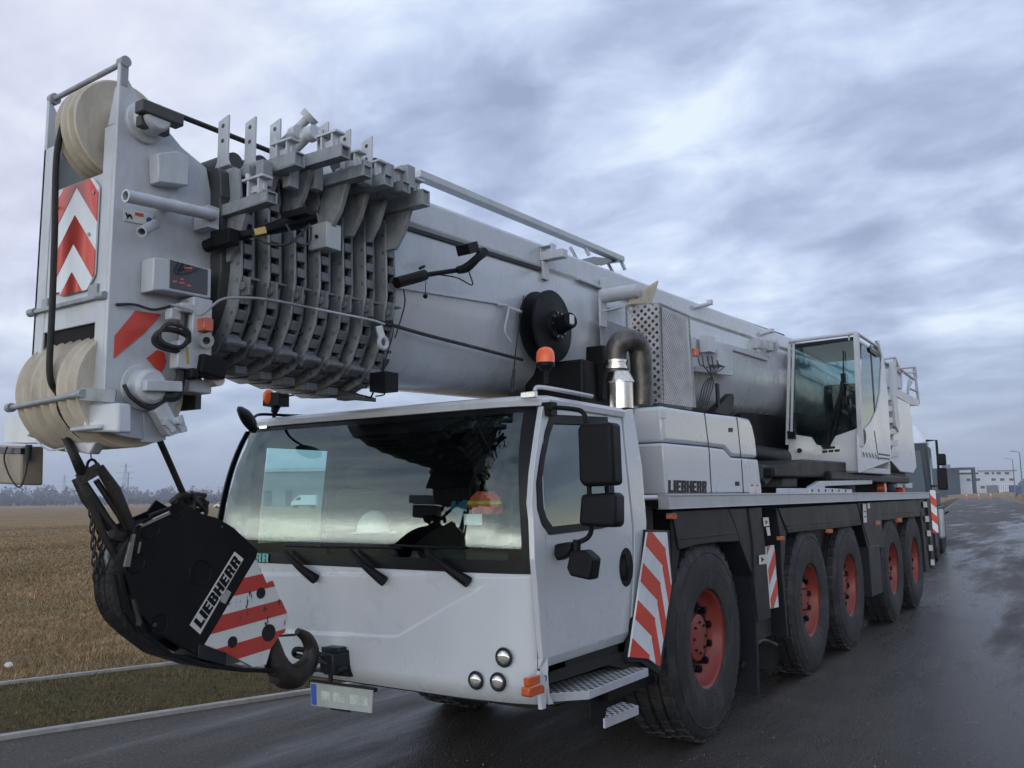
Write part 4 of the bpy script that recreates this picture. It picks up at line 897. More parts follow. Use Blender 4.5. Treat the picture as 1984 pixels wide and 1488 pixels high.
# work light boom on base section
mb = MB(); mb.tube([bside(768,548,.10), bside(805,538,.12), bside(822,533,.12)], .032, 10); mb.tube([bside(822,533,.12), bside(890,523,.16)], .014, 8); mb.tube([bside(886,524,.16), bside(905,518,.2), bside(925,500,.24), bside(938,488,.24)], [.022,.028,.024,.03], 10)
mb.cbox(bside(906,482,.2), .09,.10,.06, Matrix.Rotation(.4,3,'X')); mb.tube([bside(850,532,.14), bside(885,538,.16), bside(915,552,.18), bside(908,525,.2)], .004); mb.tube([bside(825,545,.12), bside(824,570,.12)], .002); mb.ball(bside(824,574,.12), .014,.014,.014); mb.cyl(bside(813,520,.12), bside(822,516,.12), .008)
part(mb, 'sensor_arm', 'plastic', .0)
mb = MB(); mb.tube([bside(765,560,.03), bside(758,600,.04), bside(762,640,.05), bside(752,680,.05), bside(745,700,.04)], .0035); mb.tube([bside(782,560,.03), bside(784,590,.06), bside(770,640,.05), bside(765,655,.05)], .004); part(mb, 'hanging_cable', 'rubber')
mb = MB(); mb.cbox(bside(761,433,.06), .02,.07,.07); mb.beam(bside(752,420,.03), bside(775,425,.06), .02,.02); part(mb, 'lug', 'collar', .004)
# cable reel
rc = un(1068,632,'x',.62); 
mb = MB(); Rr = .250
mb.lathe([(.001,.0),(Rr,.0),(Rr,.012),(Rr*.86,.02),(Rr*.55,.03),(Rr*.52,.03),(Rr*.5,.10),(Rr*.55,.105),(Rr*.95,.108),(Rr*.98,.10),(Rr*.98,.118),(Rr*.6,.125),(Rr*.42,.135),(Rr*.40,.16),(.001,.165)], rc-Vector((.10,0,0)), (1,0,0), 56)
reel = part(mb, 'cable_reel', 'plastic')
mb = MB(); mb.cyl(rc+Vector((.05,.02,.0)), rc+Vector((.17,-.02,.02)), .062, .055, 24); lampb = part(mb, 'camera_housing', 'plastic', .006, reel)
mb = MB(); h_ = rc+Vector((.17,-.02,.02)); mb.cbox(h_+Vector((.004,0,0)), .012,.05,.065); part(mb, 'camera_face', 'label', .004, reel)
mb = MB()
for k in range(10):
    a = 2*math.pi*k/10; c = rc+Vector((.062,.085*math.cos(a),.085*math.sin(a))); mb.cyl(c, c+Vector((.01,0,0)), .007, n=6)
part(mb, 'bolt_ring', 'steel', 0, reel)
mb = MB(); mb.tube([bside(965,590,.02), bside(985,596,.03), bside(978,640,.03), bside(990,662,.03)], .008); mb.tube([bside(985,596,.03), bside(1010,604,.06)], .010); part(mb, 'grey_cable', 'white2')
# rope guide rails above the boom
mb = MB(); A_, B_ = un(806,337,'x',.28), un(1203,503,'x',.28); mb.beam(A_, B_, .075,.045); mb.beam(A_+Vector((-.5,0,.02)), B_+Vector((-.5,0,.02)), .06,.04)
mb.beam(B_, B_+Vector((-.5,0,.02)), .04,.04); 
for t in (.76,.995):
    q = A_.lerp(B_, t); mb.beam(q, q+Vector((.02,.05,-.09)), .03,.02); mb.beam(q+Vector((-.13,0,0)), q+Vector((-.08,.05,-.13)), .03,.02)
part(mb, 'guide_rail', 'white2', .004)
mb = MB(); mb.poly([un(1124,503,'x',.0), un(1150,497,'x',.0), un(1203,503,'x',.28), un(1165,515,'x',.28)]); part(mb, 'rail_plate', 'burnt')
mb = MB(); y_ = 1.75; A_, B_ = un(1009,507,'y',y_), un(1095,484,'y',y_); B_.z = A_.z; mb.beam(A_, B_, .07,.06); mb.cbox(A_.lerp(B_,.62)+Vector((0,0,.07)), .10,.07,.008); mb.cbox(A_.lerp(B_,.5)+Vector((0,0,.05)), .01,.06,.07); mb.cbox(A_.lerp(B_,.74)+Vector((0,0,.05)), .01,.06,.07)
for dz in (-.07,-.11,-.15): mb.cbox(A_.lerp(B_,.35)+Vector((0,0,dz)), .16,.08,.012)
mb.cbox(A_.lerp(B_,.12)+Vector((0,0,-.10)), .02,.08,.16); mb.cbox(A_.lerp(B_,.55)+Vector((0,0,-.10)), .02,.08,.13); part(mb, 'jib_bracket', 'white2', .003)
mb = MB(); A_, B_ = bside(1167,566,.12), bside(1236,556,.12); ycy = A_.y; A_ = un(1167,574,'y',2.45); B_ = un(1238,560,'y',2.45); B_.z = A_.z; mb.cyl(A_, B_, .055, n=24); mb.lathe([(.001,.025),(.03,.018),(.055,0)], B_, (1,0,0), 20); mb.cbox(A_+Vector((0,0,-.10)), .02,.10,.28); mb.cyl(A_+Vector((.02,-.05,-.13)), A_.lerp(B_,.6)+Vector((0,-.05,-.12)), .008); part(mb, 'locking_cylinder', 'white2', .003)
mb = MB(); mb.beam(bside(1170,540,.03), bside(1168,620,.03), .05,.04); mb.beam(bside(1178,600,.05), bside(1212,592,.05), .05,.03); part(mb, 'jib_holder', 'boom', .004)
# control boxes between guard and cab
mb = MB(); mb.cbox(bside(1371,668,.16), .10,.16,.16); mb.cbox(bside(1389,695,.13), .10,.20,.15); mb.prism(PX('x', .60, [(1335,650),(1349,652),(1350,712),(1337,712)]), (-.02,0,0)); mb.prism(PX('x', .56, [(1318,650),(1420,668),(1420,728),(1318,716)]), (-.02,0,0)); part(mb, 'control_box', 'white2', .006)
mb = MB(); mb.cyl(bside(1347,690,.18), bside(1347,676,.18), .03); part(mb, 'warning_lamp', 'amber', 0)
mb = MB(); 
for k in range(5):
    x0 = 1352+k*9; mb.tube([bside(x0,690,.15), bside(x0+4,706+k%2*6,.18), bside(x0+14,712,.15), bside(1382-k*4,740,.12), bside(1370-k*4,785,.08)], .006)
part(mb, 'cable_bundle', 'grime_shade', 0)
mb = MB(); mb.cyl(bside(1342,596,.0), bside(1374,589,.05), .02); mb.cbox(bside(1375,586,.05), .05,.05,.05); part(mb, 'rope_guide_pin', 'white2', .003)
mb = MB(); mb.cyl(bside(1470,648,.0), bside(1492,642,.05), .025); mb.cbox(bside(1494,641,.05), .06,.06,.05); part(mb, 'rope_guide_pin', 'white2', .003)
mb = MB(); 
for px, py in ((1465,668),(1478,670),(1490,674),(1500,672)): mb.cbox(bside(px,py,.02)+Vector((0,0,.02)), .08,.12,.10, Matrix.Rotation(px*.37,3,'X'))
mb.beam(bside(1390,666,.01), bside(1486,696,.01), .03,.05); part(mb, 'valve_group', 'white2', .006)
mb = MB(); mb.prism(PX('x', .75, [(1384,800),(1390,790),(1420,762),(1423,770),(1421,790),(1414,806)]), (-.08,0,0)); mb.prism(PX('x', .75, [(1389,742),(1394,743),(1396,790),(1391,792)]), (-.02,0,0)); part(mb, 'turn_lock_horn', 'black', .006)
mb = MB(); mb.cyl((BX+.40,2.3,2.16),(BX+.40,7.5,2.14),.10); mb.cyl((BX-.1,2.4,2.2),(BX-.1,7.4,1.95),.17,n=28); part(mb, 'luffing_cylinder', 'char')

# ================================================================== BOOM HEAD
head = node_empty('boom_head', crane, (0,-1.2,1.95))
yF = -1.37
HS = [(236,205),(222,580),(213,690),(203,770),(199,830),(236,845),(282,852),(318,846),(345,770),(352,700),(410,690),(413,600),(414,400),(400,325),(352,285),(330,258),(308,232),(276,205),(247,150),(240,122),(228,125)]
for xo in (.30, -.265):
    pts = [p.copy() for p in PX('x', .30, HS)]
    for k_, p in enumerate(pts):
        p.x = xo
        if k_ < 5 or k_ > len(pts)-3: p.y = yF-.012
    mb = MB(); mb.prism(pts, (-.022,0,0)); sp_ = part(mb, 'side_plate', 'white2', .003, head)
# front flanges and panels
mb = MB(); zt = 3.34; mb.box(.205,.277,yF-.012,yF,2.02,3.28); mb.box(-.285,-.20,yF-.012,yF,2.10,3.30); mb.box(-.20,.215,yF-.008,yF,2.50,3.08); mb.box(-.2,.215,yF-.008,yF+.0,2.455,2.5)
mb.prism([(.225,yF-.012,3.281),(.277,yF-.012,3.281),(.277,yF-.012,3.45),(.268,yF-.012,3.45)], (0,.012,0)); part(mb, 'front_plate', 'white2', .004, head)
mb = MB(); mb.box(-.27,.27,yF+.20,yF+.22,2.5,3.1); mb.box(-.26,.26,yF+.45,yF+.48,2.1,3.1); mb.box(-.26,.26,-.95,-.90,2.2,3.25); part(mb, 'inner_web', 'grime_shade', 0, head)
# chevron plate
cp = node_empty('chevron_plate', head, (0,yF,2.8)); x0, x1, z0, z1 = -.145, .20, 2.575, 3.065
plate = [(x0,z0+.02),(x0+.08,z0+.02),(x0+.09,z0),(x1-.05,z0),(x1,z0+.06),(x1,z1-.05),(x1-.05,z1),(x0+.05,z1),(x0,z1-.05)]
mb = MB(); mb.prism([(a,yF-.022,b) for a, b in plate], (0,.008,0)); part(mb, 'panel', 'swhite', 0, cp)
mb = MB(); xm = (x0+x1)/2; q0 = plate
for sgn in (-1,1):
    half = clip(plate, -sgn, 0, -sgn*xm)
    Lc = math.hypot(1.08,1); zA, zB = un(160,418,'y',yF).z, un(160,472,'y',yF).z
    for q in bands(half, sgn*1.08, 1, 2*(zA-zB)/Lc, .5, (sgn*1.08*xm+zB)/Lc): mb.prism([(a,yF-.0245,b) for a, b in q], (0,.0035,0))
part(mb, 'red_chevron', 'sred', 0, cp)
mb = MB()
for a, b in ((x0+.03,z1-.08),(x1-.03,z1-.07),(x0+.03,z1-.26),(x1-.05,z1-.25)): mb.cyl((a,yF-.029,b),(a,yF-.023,b),.008,n=10)
part(mb, 'bolt', 'steel', 0, cp)
# clamp bar and lower slot
mb = MB(); A_, B_ = un(62,606,'y',yF-.02), un(196,573,'y',yF-.02); mb.beam(A_, B_, .02,.018); mb.cbox(un(90,590,'y',yF-.012), .05,.02,.05); mb.cbox(un(183,565,'y',yF-.012), .07,.02,.06); mb.cyl(A_+Vector((-.02,0,0)), A_+Vector((.03,0,0)), .018); mb.cyl(B_+Vector((-.03,0,0)), B_+Vector((.03,0,.0)), .016); part(mb, 'clamp_bar', 'collar', .002, head)
mb = MB(); mb.poly([(-.20,yF-.004,2.455),(.215,yF-.004,2.455),(.215,yF+.06,2.30),(-.20,yF+.06,2.30)]); mb.box(-.26,.27,yF+.07,yF+.09,2.25,2.50); part(mb, 'sheave_slot', 'dark', 0, head)
mb = MB(); mb.box(-.20,.215,yF-.010,yF-.001,2.43,2.50); part(mb, 'slot_lip', 'white2', .003, head)
# sheaves
def sheave(c, x, Rr, w, mat='cream'):
    mb = MB(); o = Vector((x+w/2, c[0], c[1]))
    mb.lathe([(.055,.004),(.10,.0),(Rr*.55,.012),(Rr*.84,.006),(Rr*.97,.0),(Rr,.004),(Rr,.006),(Rr*.88,w*.34),(Rr*.80,w/2),(Rr*.88,w*.66),(Rr,w-.006),(Rr,w-.004),(Rr*.97,w),(Rr*.84,w-.006),(Rr*.55,w-.012),(.10,w),(.055,w-.004)], o, (-1,0,0), 56)
    s_ = part(mb, 'sheave', mat, 0, head)
    mb = MB(); mb.lathe([(Rr*.845,w*.36),(Rr*.83,w/2),(Rr*.845,w*.64)], o, (-1,0,0), 56); part(mb, 'groove', 'groove', 0, s_)
    return s_
UC = (-1.262,3.318); LC = (-1.215,2.165)
for x, w in ((.128,.050),(.077,.050),(.026,.050)): sheave(UC, x, .227, w)
for k in range(7): sheave(LC, .20-.068*k, .252, .066)
mb = MB(); mb.cyl((-.28,*UC),(.30,*UC),.05); mb.cyl((-.28,*LC),(.30,*LC),.05); part(mb, 'sheave_axle', 'grime_shade', 0, head)
mb = MB(); mb.lathe([(.10,0),(.10,.012),(.075,.015),(.075,.07),(.06,.085),(.001,.085)], (.30,*LC), (1,0,0), 32); part(mb, 'axle_boss', 'white2', .003, head)
mb = MB(); mb.cbox((.40,LC[0]+.03,LC[1]-.0), .035,.17,.045, Matrix.Rotation(R(4),3,'X')); part(mb, 'keeper_plate', 'white2', .004, head)
mb = MB(); mb.lathe([(.09,0),(.09,.02),(.065,.03),(.06,.11),(.05,.12),(.001,.12)], (.30,*UC), (1,0,0), 28); part(mb, 'axle_boss', 'white2', .003, head)
mb = MB(); mb.cbox((.40,UC[0]+.01,UC[1]+.02), .06,.20,.055); mb.cbox((.37,UC[0],UC[1]-.03), .04,.14,.05); part(mb, 'keeper_plate', 'grime_shade', .006, head)
# rope guard bars
mb = MB(); A_, B_ = un(108,191,'y',-1.36), un(240,121,'y',-1.36); A_.x -= .02; mb.cyl(A_, B_, .012); mb.cyl(A_+Vector((-.01,0,0)), A_+Vector((.02,0,0)), .026); mb.cyl(B_+Vector((-.02,0,0)), B_+Vector((.02,0,0)), .024); mb.cbox(B_+Vector((0,0,-.05)), .03,.03,.12); part(mb, 'rope_guard', 'collar', 0, head)
mb = MB(); A_, B_ = un(20,790,'y',-1.46), un(156,763,'y',-1.46); mb.cyl(A_, B_, .012); mb.cyl(A_+Vector((-.015,0,0)), A_+Vector((.015,0,0)), .02); mb.cyl(B_+Vector((-.01,0,0)), B_+Vector((.02,0,0)), .018); mb.beam(B_, B_+Vector((.10,.09,-.01)), .012,.05); part(mb, 'rope_guard', 'collar', 0, head)
# lower brackets
mb = MB(); mb.prism([p for p in PX('y', yF-.03, [(160,784),(228,780),(230,838),(160,836)])], (0,.06,0)); mb.box(.12,.34,yF-.05,yF+.03,1.975,1.995); part(mb, 'guard_bracket', 'white2', .01, head)
mb = MB(); mb.prism(PX('y', -1.30, [(8,808),(60,806),(120,845),(118,858),(8,858)]), (0,.10,0)); mb.tube([un(70,855,'y',-1.3), un(95,872,'y',-1.3), un(125,868,'y',-1.3)], .004); part(mb, 'outer_bracket', 'white2', .012, head)
mb = MB(); mb.prism(PX('y', -1.32, [(122,858),(185,856),(172,880),(150,876),(126,876)]), (0,.05,0)); part(mb, 'rope_lug', 'white2', .006, head)
mb = MB(); mb.prism(PX('x', .31, [(278,800),(320,830),(322,852),(300,858),(280,856),(279,840)]), (-.03,0,0)); mb.cbox(un(318,812,'x',.36), .05,.07,.12, Matrix.Rotation(R(35),3,'X')); mb.cbox(un(335,825,'x',.36), .05,.09,.07, Matrix.Rotation(R(20),3,'X')); mb.cyl(un(325,820,'x',.34), un(350,815,'x',.42), .015)
for k in range(6): mb.cbox(un(318+k*7,818+(k%3)*7,'x',.38), .03,.025,.03, Matrix.Rotation(k,3,'X'))
part(mb, 'limit_switch', 'white2', .003, head)
mb = MB(); q = PX('y', -1.36, [(-20,862),(42,864),(41,900),(40,940),(10,938),(-20,936)]); mb.prism(q, (0,.10,0)); wbx = part(mb, 'anemometer_box', 'sandbox', .008, head)
mb = MB(); mb.prism(PX('y', -1.365, [(-10,866),(40,868),(40,880),(-10,878)]), (0,.02,0)); part(mb, 'box_strap', 'char', .002, wbx)
mb = MB(); mb.tube([un(14,866,'y',-1.38), un(8,890,'y',-1.38), un(20,925,'y',-1.38), un(38,944,'y',-1.38), un(50,915,'y',-1.36), un(54,885,'y',-1.36)], .004); mb.cyl(un(56,862,'y',-1.34), un(54,892,'y',-1.34), .014); part(mb, 'sensor_cable', 'rubber', 0, head)
# right side gear of the head
def HP(pts, o=0): return PX('x', .302+o, pts)
mb = MB(); mb.prism(HP([(306,296),(345,292),(368,305),(366,360),(308,352)], .07), (-.07,0,0)); part(mb, 'cover_box', 'white2', .006, head)
mb = MB(); mb.pipe(un(243,379,'x',.44), un(414,417,'x',.42), .027, .008, 24); mb.cbox(un(400,425,'x',.36), .10,.06,.10); mb.cbox(un(330,398,'x',.36), .10,.05,.03); part(mb, 'support_tube', 'white2', 0, head)
mb = MB(); mb.pipe(un(274,449,'x',.43), un(300,435,'x',.34), .022,.007, 20); part(mb, 'stub_tube', 'white2', 0, head)
mb = MB(); mb.prism(HP([(240,404),(297,415),(297,438),(240,427)], .003), (-.004,0,0)); lb = part(mb, 'warning_label', 'label', 0, head)
mb = MB(); mb.prism(HP([(262,411),(278,414),(278,420),(262,417)], .005), (-.003,0,0)); part(mb, 'red_mark', 'sred', 0, lb)
mb = MB(); c = HP([(289,427)], .005)[0]; mb.cyl(c, c+Vector((.002,0,0)), .014, n=16); part(mb, 'round_mark', 'blue', 0, lb)
mb = MB(); mb.tube(HP([(244,412),(248,420),(252,416),(256,424)], .005), .003, 6); mb.tube(HP([(246,424),(250,415)], .005), .002, 6, False); part(mb, 'pictogram', 'ink', 0, lb)
mb = MB(); mb.prism(HP([(298,498),(318,500),(410,520),(409,579),(318,562),(296,563)], .09), (-.09,0,0)); db = part(mb, 'display_box', 'white2', .006, head)
mb = MB(); mb.prism(HP([(330,503),(403,523),(402,572),(329,558)], .093), (-.004,0,0)); part(mb, 'display_screen', 'screen', .001, db)
mb = MB()
for px, py, w in ((365,519,7),(339,545,4),(353,548,5),(366,553,4),(353,541,3)): mb.prism(HP([(px-w,py-2),(px+w,py-1),(px+w,py+2),(px-w,py+1)], .0955), (-.003,0,0))
part(mb, 'red_digits', 'led', 0, db)
mb = MB(); 
for q in ([(222,636),(223,652),(262,602),(313,608),(285,640),(224,692)], [(284,694),(305,678),(318,682),(322,700),(312,724)], [(338,640),(365,655),(372,625),(356,618)]): mb.prism(HP(q if q[0][0] != 222 else [(223,650),(263,602),(312,609),(283,642),(221,694)], .0025), (-.003,0,0))
part(mb, 'red_stripe', 'sred', 0, head)
mb = MB(); c = un(332,660,'x',.40)
for k, (ry, rz) in enumerate(((.085,.045),(.078,.04),(.07,.05))): mb.tube([c+Vector((.01*k+.008*math.sin(3*a), ry*math.cos(a), rz*math.sin(a)+.01*k)) for a in [2*math.pi*i/14 for i in range(15)]], .009, 8, sub=3)
mb.tube([un(340,700,'x',.36), un(345,740,'x',.36), un(325,770,'x',.36), un(290,790,'x',.36), un(255,770,'x',.35), un(240,745,'x',.34)], .009); mb.tube([un(352,700,'x',.36), un(350,730,'x',.38), un(338,765,'x',.38), un(312,765,'x',.36)], [.012,.02,.03,.02]); mb.tube([un(225,590,'x',.31), un(260,590,'x',.32), un(300,600,'x',.34), un(345,590,'x',.36), un(360,600,'x',.38), un(358,650,'x',.38)], .006); mb.tube([un(345,745,'x',.38), un(352,760,'x',.38), un(345,775,'x',.36)], .003)
part(mb, 'coiled_cable', 'rubber', 0, head)
mb = MB(); mb.cbox(un(378,645,'x',.36), .10,.10,.30); mb.cbox(un(360,690,'x',.38), .06,.12,.12); mb.cbox(un(372,750,'x',.3), .12,.12,.06); mb.cbox(un(335,610,'x',.36), .05,.05,.05); mb.cbox(un(357,598,'x',.38), .06,.07,.04); part(mb, 'side_bracket', 'white2', .006, head)
mb = MB(); mb.pipe(un(400,660,'x',.38), un(400,660,'x',.46), .032, .016); part(mb, 'pivot_bush', 'collar', 0, head)
mb = MB(); mb.cbox(un(398,630,'x',.43), .05,.05,.06); part(mb, 'orange_lamp', 'amber', .006, head)
mb = MB(); mb.cbox(un(404,712,'x',.40), .09,.13,.09, Matrix.Rotation(R(-8),3,'X')); mb.cbox(un(372,725,'x',.42), .05,.04,.05); part(mb, 'work_lamp', 'plastic', .01, head)
mb = MB(); mb.beam(un(362,672,'x',.43), un(364,705,'x',.43), .008,.010, (1,0,0)); part(mb, 'spirit_level', 'yellow', 0, head)
mb = MB(); mb.cyl(un(405,738,'y',-.9), un(425,735,'y',-.9), .03); part(mb, 'guide_roller', 'cream', 0, head)
# hoist rope from the top sheave, and rope along the boom
mb = MB(); xr_ = un(101,600,'y',-1.475).x
mb.tube([(.026, UC[0]-.195*math.cos(a), UC[1]+.195*math.sin(a)) for a in (1.6,1.1,.6,.2)]+[un(110,300,'y',-1.475), un(106,450,'y',-1.475), un(101,600,'y',-1.475), un(96,720,'y',-1.475)]+[Vector((un(92,745,'y',-1.475).x, LC[0]-.226*math.cos(a), LC[1]-.226*math.sin(a))) for a in (.1,.5,1.0,1.5,2.0)], .0135, 10); print('ROPEX', xr_, un(92,745,'y',-1.475).x, un(110,300,'y',-1.475).x); part(mb, 'hoist_rope', 'rope')
mb = MB(); mb.tube([(.05,UC[0],UC[1]+.235), (.05,-.9,3.55),(.05,.5,3.58),(.05,3,3.68),(.05,9,3.95)], .014, 8); part(mb, 'hoist_rope', 'rope')

# ================================================================== SUPERSTRUCTURE
YC = 7.4; XR = 1.345
def CF(pts, o=0): return PX('y', YC-o, pts)
def CS(pts, o=0): return PX('x', XR+o, pts)
XL = un(1527,700,'y',YC).x
oc = node_empty('operator_cab', crane, (.95,8,1.95))
zT = 3.50; zB = 1.95
mb = MB()   # lower body, front and side
fr_low = [(1526,905),(1530,862),(1540,862),(1572,868),(1588,892),(1606,892),(1616,870),(1650,858),(1664,852),(1668,912),(1640,912),(1600,900)]
mb.prism(CF([(1526,903),(1529,838),(1538,842),(1572,847),(1584,866),(1607,866),(1618,845),(1655,832),(1664,826),(1667,915)]), (0,.06,0))
sd_low = [(1667,916),(1664,838),(1676,832),(1690,815),(1700,790),(1706,760),(1708,720),(1709,700),(1705,672),(1698,660),(1703,658),(1712,690),(1720,760),(1727,878),(1727,893)]
mb.prism(CS(sd_low), (-.03,0,0)); part(mb, 'cab_body', 'white', .006, oc)
mb = MB(); q = CS([(1667,916),(1727,893)]); y1_ = q[1].y; mb.box(XL+.02,XR-.02,YC+.02,y1_,1.93,2.0); mb.box(XL+.02,XR-.02,y1_-.06,y1_,2.0,2.7); mb.box(XL,XR-.01,YC+.08,y1_,3.52,3.56); part(mb, 'cab_rear_shell', 'white2', .01, oc)
mb = MB(); mb.poly([p+Vector((0,.02,0)) for p in CF([(1538,672),(1655,656),(1663,838),(1618,852),(1607,872),(1584,872),(1572,852),(1536,846)])]); part(mb, 'front_glass', 'glass_cab', 0, oc)
mb = MB(); mb.poly(CS([(1669,668),(1700,672),(1707,700),(1706,760),(1700,790),(1690,815),(1676,831),(1668,836)], -.015)); part(mb, 'side_glass', 'glass_dark', 0, oc)
mb = MB(); mb.prism(CS([(1686,668),(1688,668),(1697,800),(1695,803)], -.01), (-.004,0,0)); mb.prism(CF([(1536,668),(1656,652),(1656,658),(1537,675)], 0), (0,.02,0)); mb.prism(CS([(1685,672),(1702,684),(1702,692),(1686,681)], .004), (-.01,0,0)); part(mb, 'glass_seal', 'ink', 0, oc)
# posts and protective bars
mb = MB()
for a, b, w in (((1530,662),(1525,862),.06),((1538,664),(1533,850),.045)): A_, B_ = un(*a,'y',YC-.02), un(*b,'y',YC-.02); mb.beam(A_, B_, w*.6,.03, (0,1,0))
A_, B_ = un(1659,648,'y',YC-.03), un(1668,866,'y',YC-.03); mb.beam(A_, B_, .05,.10, (0,1,0)); mb.beam(B_, un(1660,862,'y',YC-.03), .04,.08, (0,1,0))
mb.cyl(un(1528,662,'y',YC-.04), un(1659,645,'y',YC-.04), .022); mb.cyl(un(1659,645,'x',XR), un(1700,672,'x',XR), .020); mb.cyl(un(1700,672,'x',XR), un(1706,690,'x',XR), .02); mb.cyl(un(1541,667,'y',YC), un(1530,656,'y',YC), .012); mb.cyl(un(1645,660,'y',YC), un(1645,650,'y',YC), .010)
part(mb, 'guard_frame', 'white2', .004, oc)
mb = MB(); 
W0 = un(1600,862,'y',YC-.03); mb.tube([W0, un(1612,810,'y',YC-.06), un(1628,765,'y',YC-.06), un(1630,740,'y',YC-.04)], [.03,.018,.014,.012], 8, False); mb.tube([un(1607,862,'y',YC-.05), un(1622,800,'y',YC-.06), un(1634,745,'y',YC-.05)], .010, 6, False); mb.tube([un(1634,680,'y',YC-.03), un(1634,730,'y',YC-.04), un(1633,790,'y',YC-.03)], .008, 6, False); mb.cbox(un(1634,733,'y',YC-.05), .05,.04,.12); mb.cbox(un(1636,775,'y',YC-.05), .05,.04,.10); mb.cbox(W0, .10,.05,.05); part(mb, 'wiper', 'plastic', 0, oc)
mb = MB(); hp = [(1674.5+4*math.cos(t), 847+15*math.sin(t)) for t in [2*math.pi*i/18 for i in range(18)]]; mb.prism(CS(hp, .004), (-.008,0,0)); mb.prism(CS([(1694,835),(1695,835),(1703,892),(1702,892)], .003), (-.004,0,0)); mb.prism(CF([(1525,835),(1539,837),(1541,850),(1526,850)], .05), (0,.06,0)); mb.cyl(un(1549,873,'y',YC-.01), un(1549,873,'y',YC), .03, n=14); mb.prism(CS([(1703,878),(1724,881),(1724,884),(1703,881)], .004), (-.006,0,0)); mb.prism(CS([(1703,886),(1724,888),(1724,891),(1703,889)], .004), (-.006,0,0)); part(mb, 'handle_and_vents', 'ink', 0, oc)
mb = MB(); mb.prism(CF([(1591,866),(1628,861),(1629,876),(1592,880)], .004), (0,.005,0)); mb.prism(CF([(1577,867),(1588,866),(1589,880),(1578,881)], .004), (0,.005,0)); mb.prism(CS([(1669,873),(1700,879),(1701,889),(1670,884)], .004), (-.004,0,0)); lb = part(mb, 'notice_label', 'label', 0, oc)
mb = MB()
for k in range(3): mb.prism(CF([(1593+k*12,873-k),(1603+k*12,872-k),(1603+k*12,877-k),(1593+k*12,878-k)], .006), (0,.003,0))
mb.prism(CF([(1594,867),(1618,864),(1618,869),(1594,871)], .006), (0,.003,0))
for k in range(5): mb.prism(CS([(1671+k*6,876+k),(1673+k*6,876+k),(1676+k*6,884+k),(1674+k*6,884+k)], .006), (-.003,0,0))
part(mb, 'notice_print', 'char', 0, lb)
mb = MB(); mb.cbox((.95,8.1,2.35), .5,.5,.35); mb.cbox((.95,8.35,2.75), .45,.15,.7); part(mb, 'seat', 'seat', .05, oc)
mb = MB(); mb.box(XL-.02,XL+.0,YC+.05,y1_,1.98,2.7); part(mb, 'inner_side_wall', 'char', 0, oc)
# platform and turntable under the cab
mb = MB(); mb.box(-.9,1.25,6.3,11.0,1.83,1.93); mb.cyl((0.05,8.2,1.62),(.05,8.2,1.86),1.0,n=48); mb.box(-.6,.30,6.3,11.5,1.9,2.9); mb.box(.3,1.15,9.5,11.3,1.9,2.7); mb.prism(PX('x',1.2,[(1500,905),(1560,890),(1640,895),(1640,925),(1500,925)]),(-.6,0,0)); part(mb, 'turntable', 'black', .02)
mb = MB(); mb.prism(PX('x', 1.25, [(1570,944),(1590,932),(1690,930),(1690,938),(1600,942),(1595,950)]), (-.05,0,0)); mb.prism(PX('x', 1.28, [(1510,946),(1564,946),(1564,956),(1510,958)]), (-.03,0,0)); mb.prism(PX('x', 1.30, [(1569,944),(1651,948),(1651,956),(1569,958)]), (-.03,0,0)); mb.prism(PX('x',1.2,[(1739,934),(1768,936),(1768,946),(1739,944)]),(-.05,0,0)); dk_ = part(mb, 'deck_strut', 'white2', .004)
mb = MB()
for k in range(6): mb.prism(PX('x', 1.303, [(1573+k*13,948),(1575+k*13,948),(1575+k*13,953),(1573+k*13,953)]), (-.004,0,0))
part(mb, 'slot', 'ink', 0, dk_)
mb = MB(); mb.prism(PX('x', 1.1, [(1516,925),(1545,925),(1545,944),(1516,944)]), (-.3,0,0)); mb.prism(PX('x', 1.1, [(1478,900),(1500,905),(1500,925),(1485,940),(1478,930)]), (-.2,0,0)); part(mb, 'deck_box', 'grime_shade', .01)
mb = MB(); mb.cyl(un(1752,949,'x',1.2)+Vector((-.1,0,0)), un(1752,949,'x',1.2), .09); part(mb, 'red_cap', 'sred', .004)
mb = MB(); mb.cyl(un(1716,946,'x',1.2)+Vector((-.1,0,0)), un(1716,946,'x',1.2), .08); part(mb, 'orange_lamp', 'amber', .004)
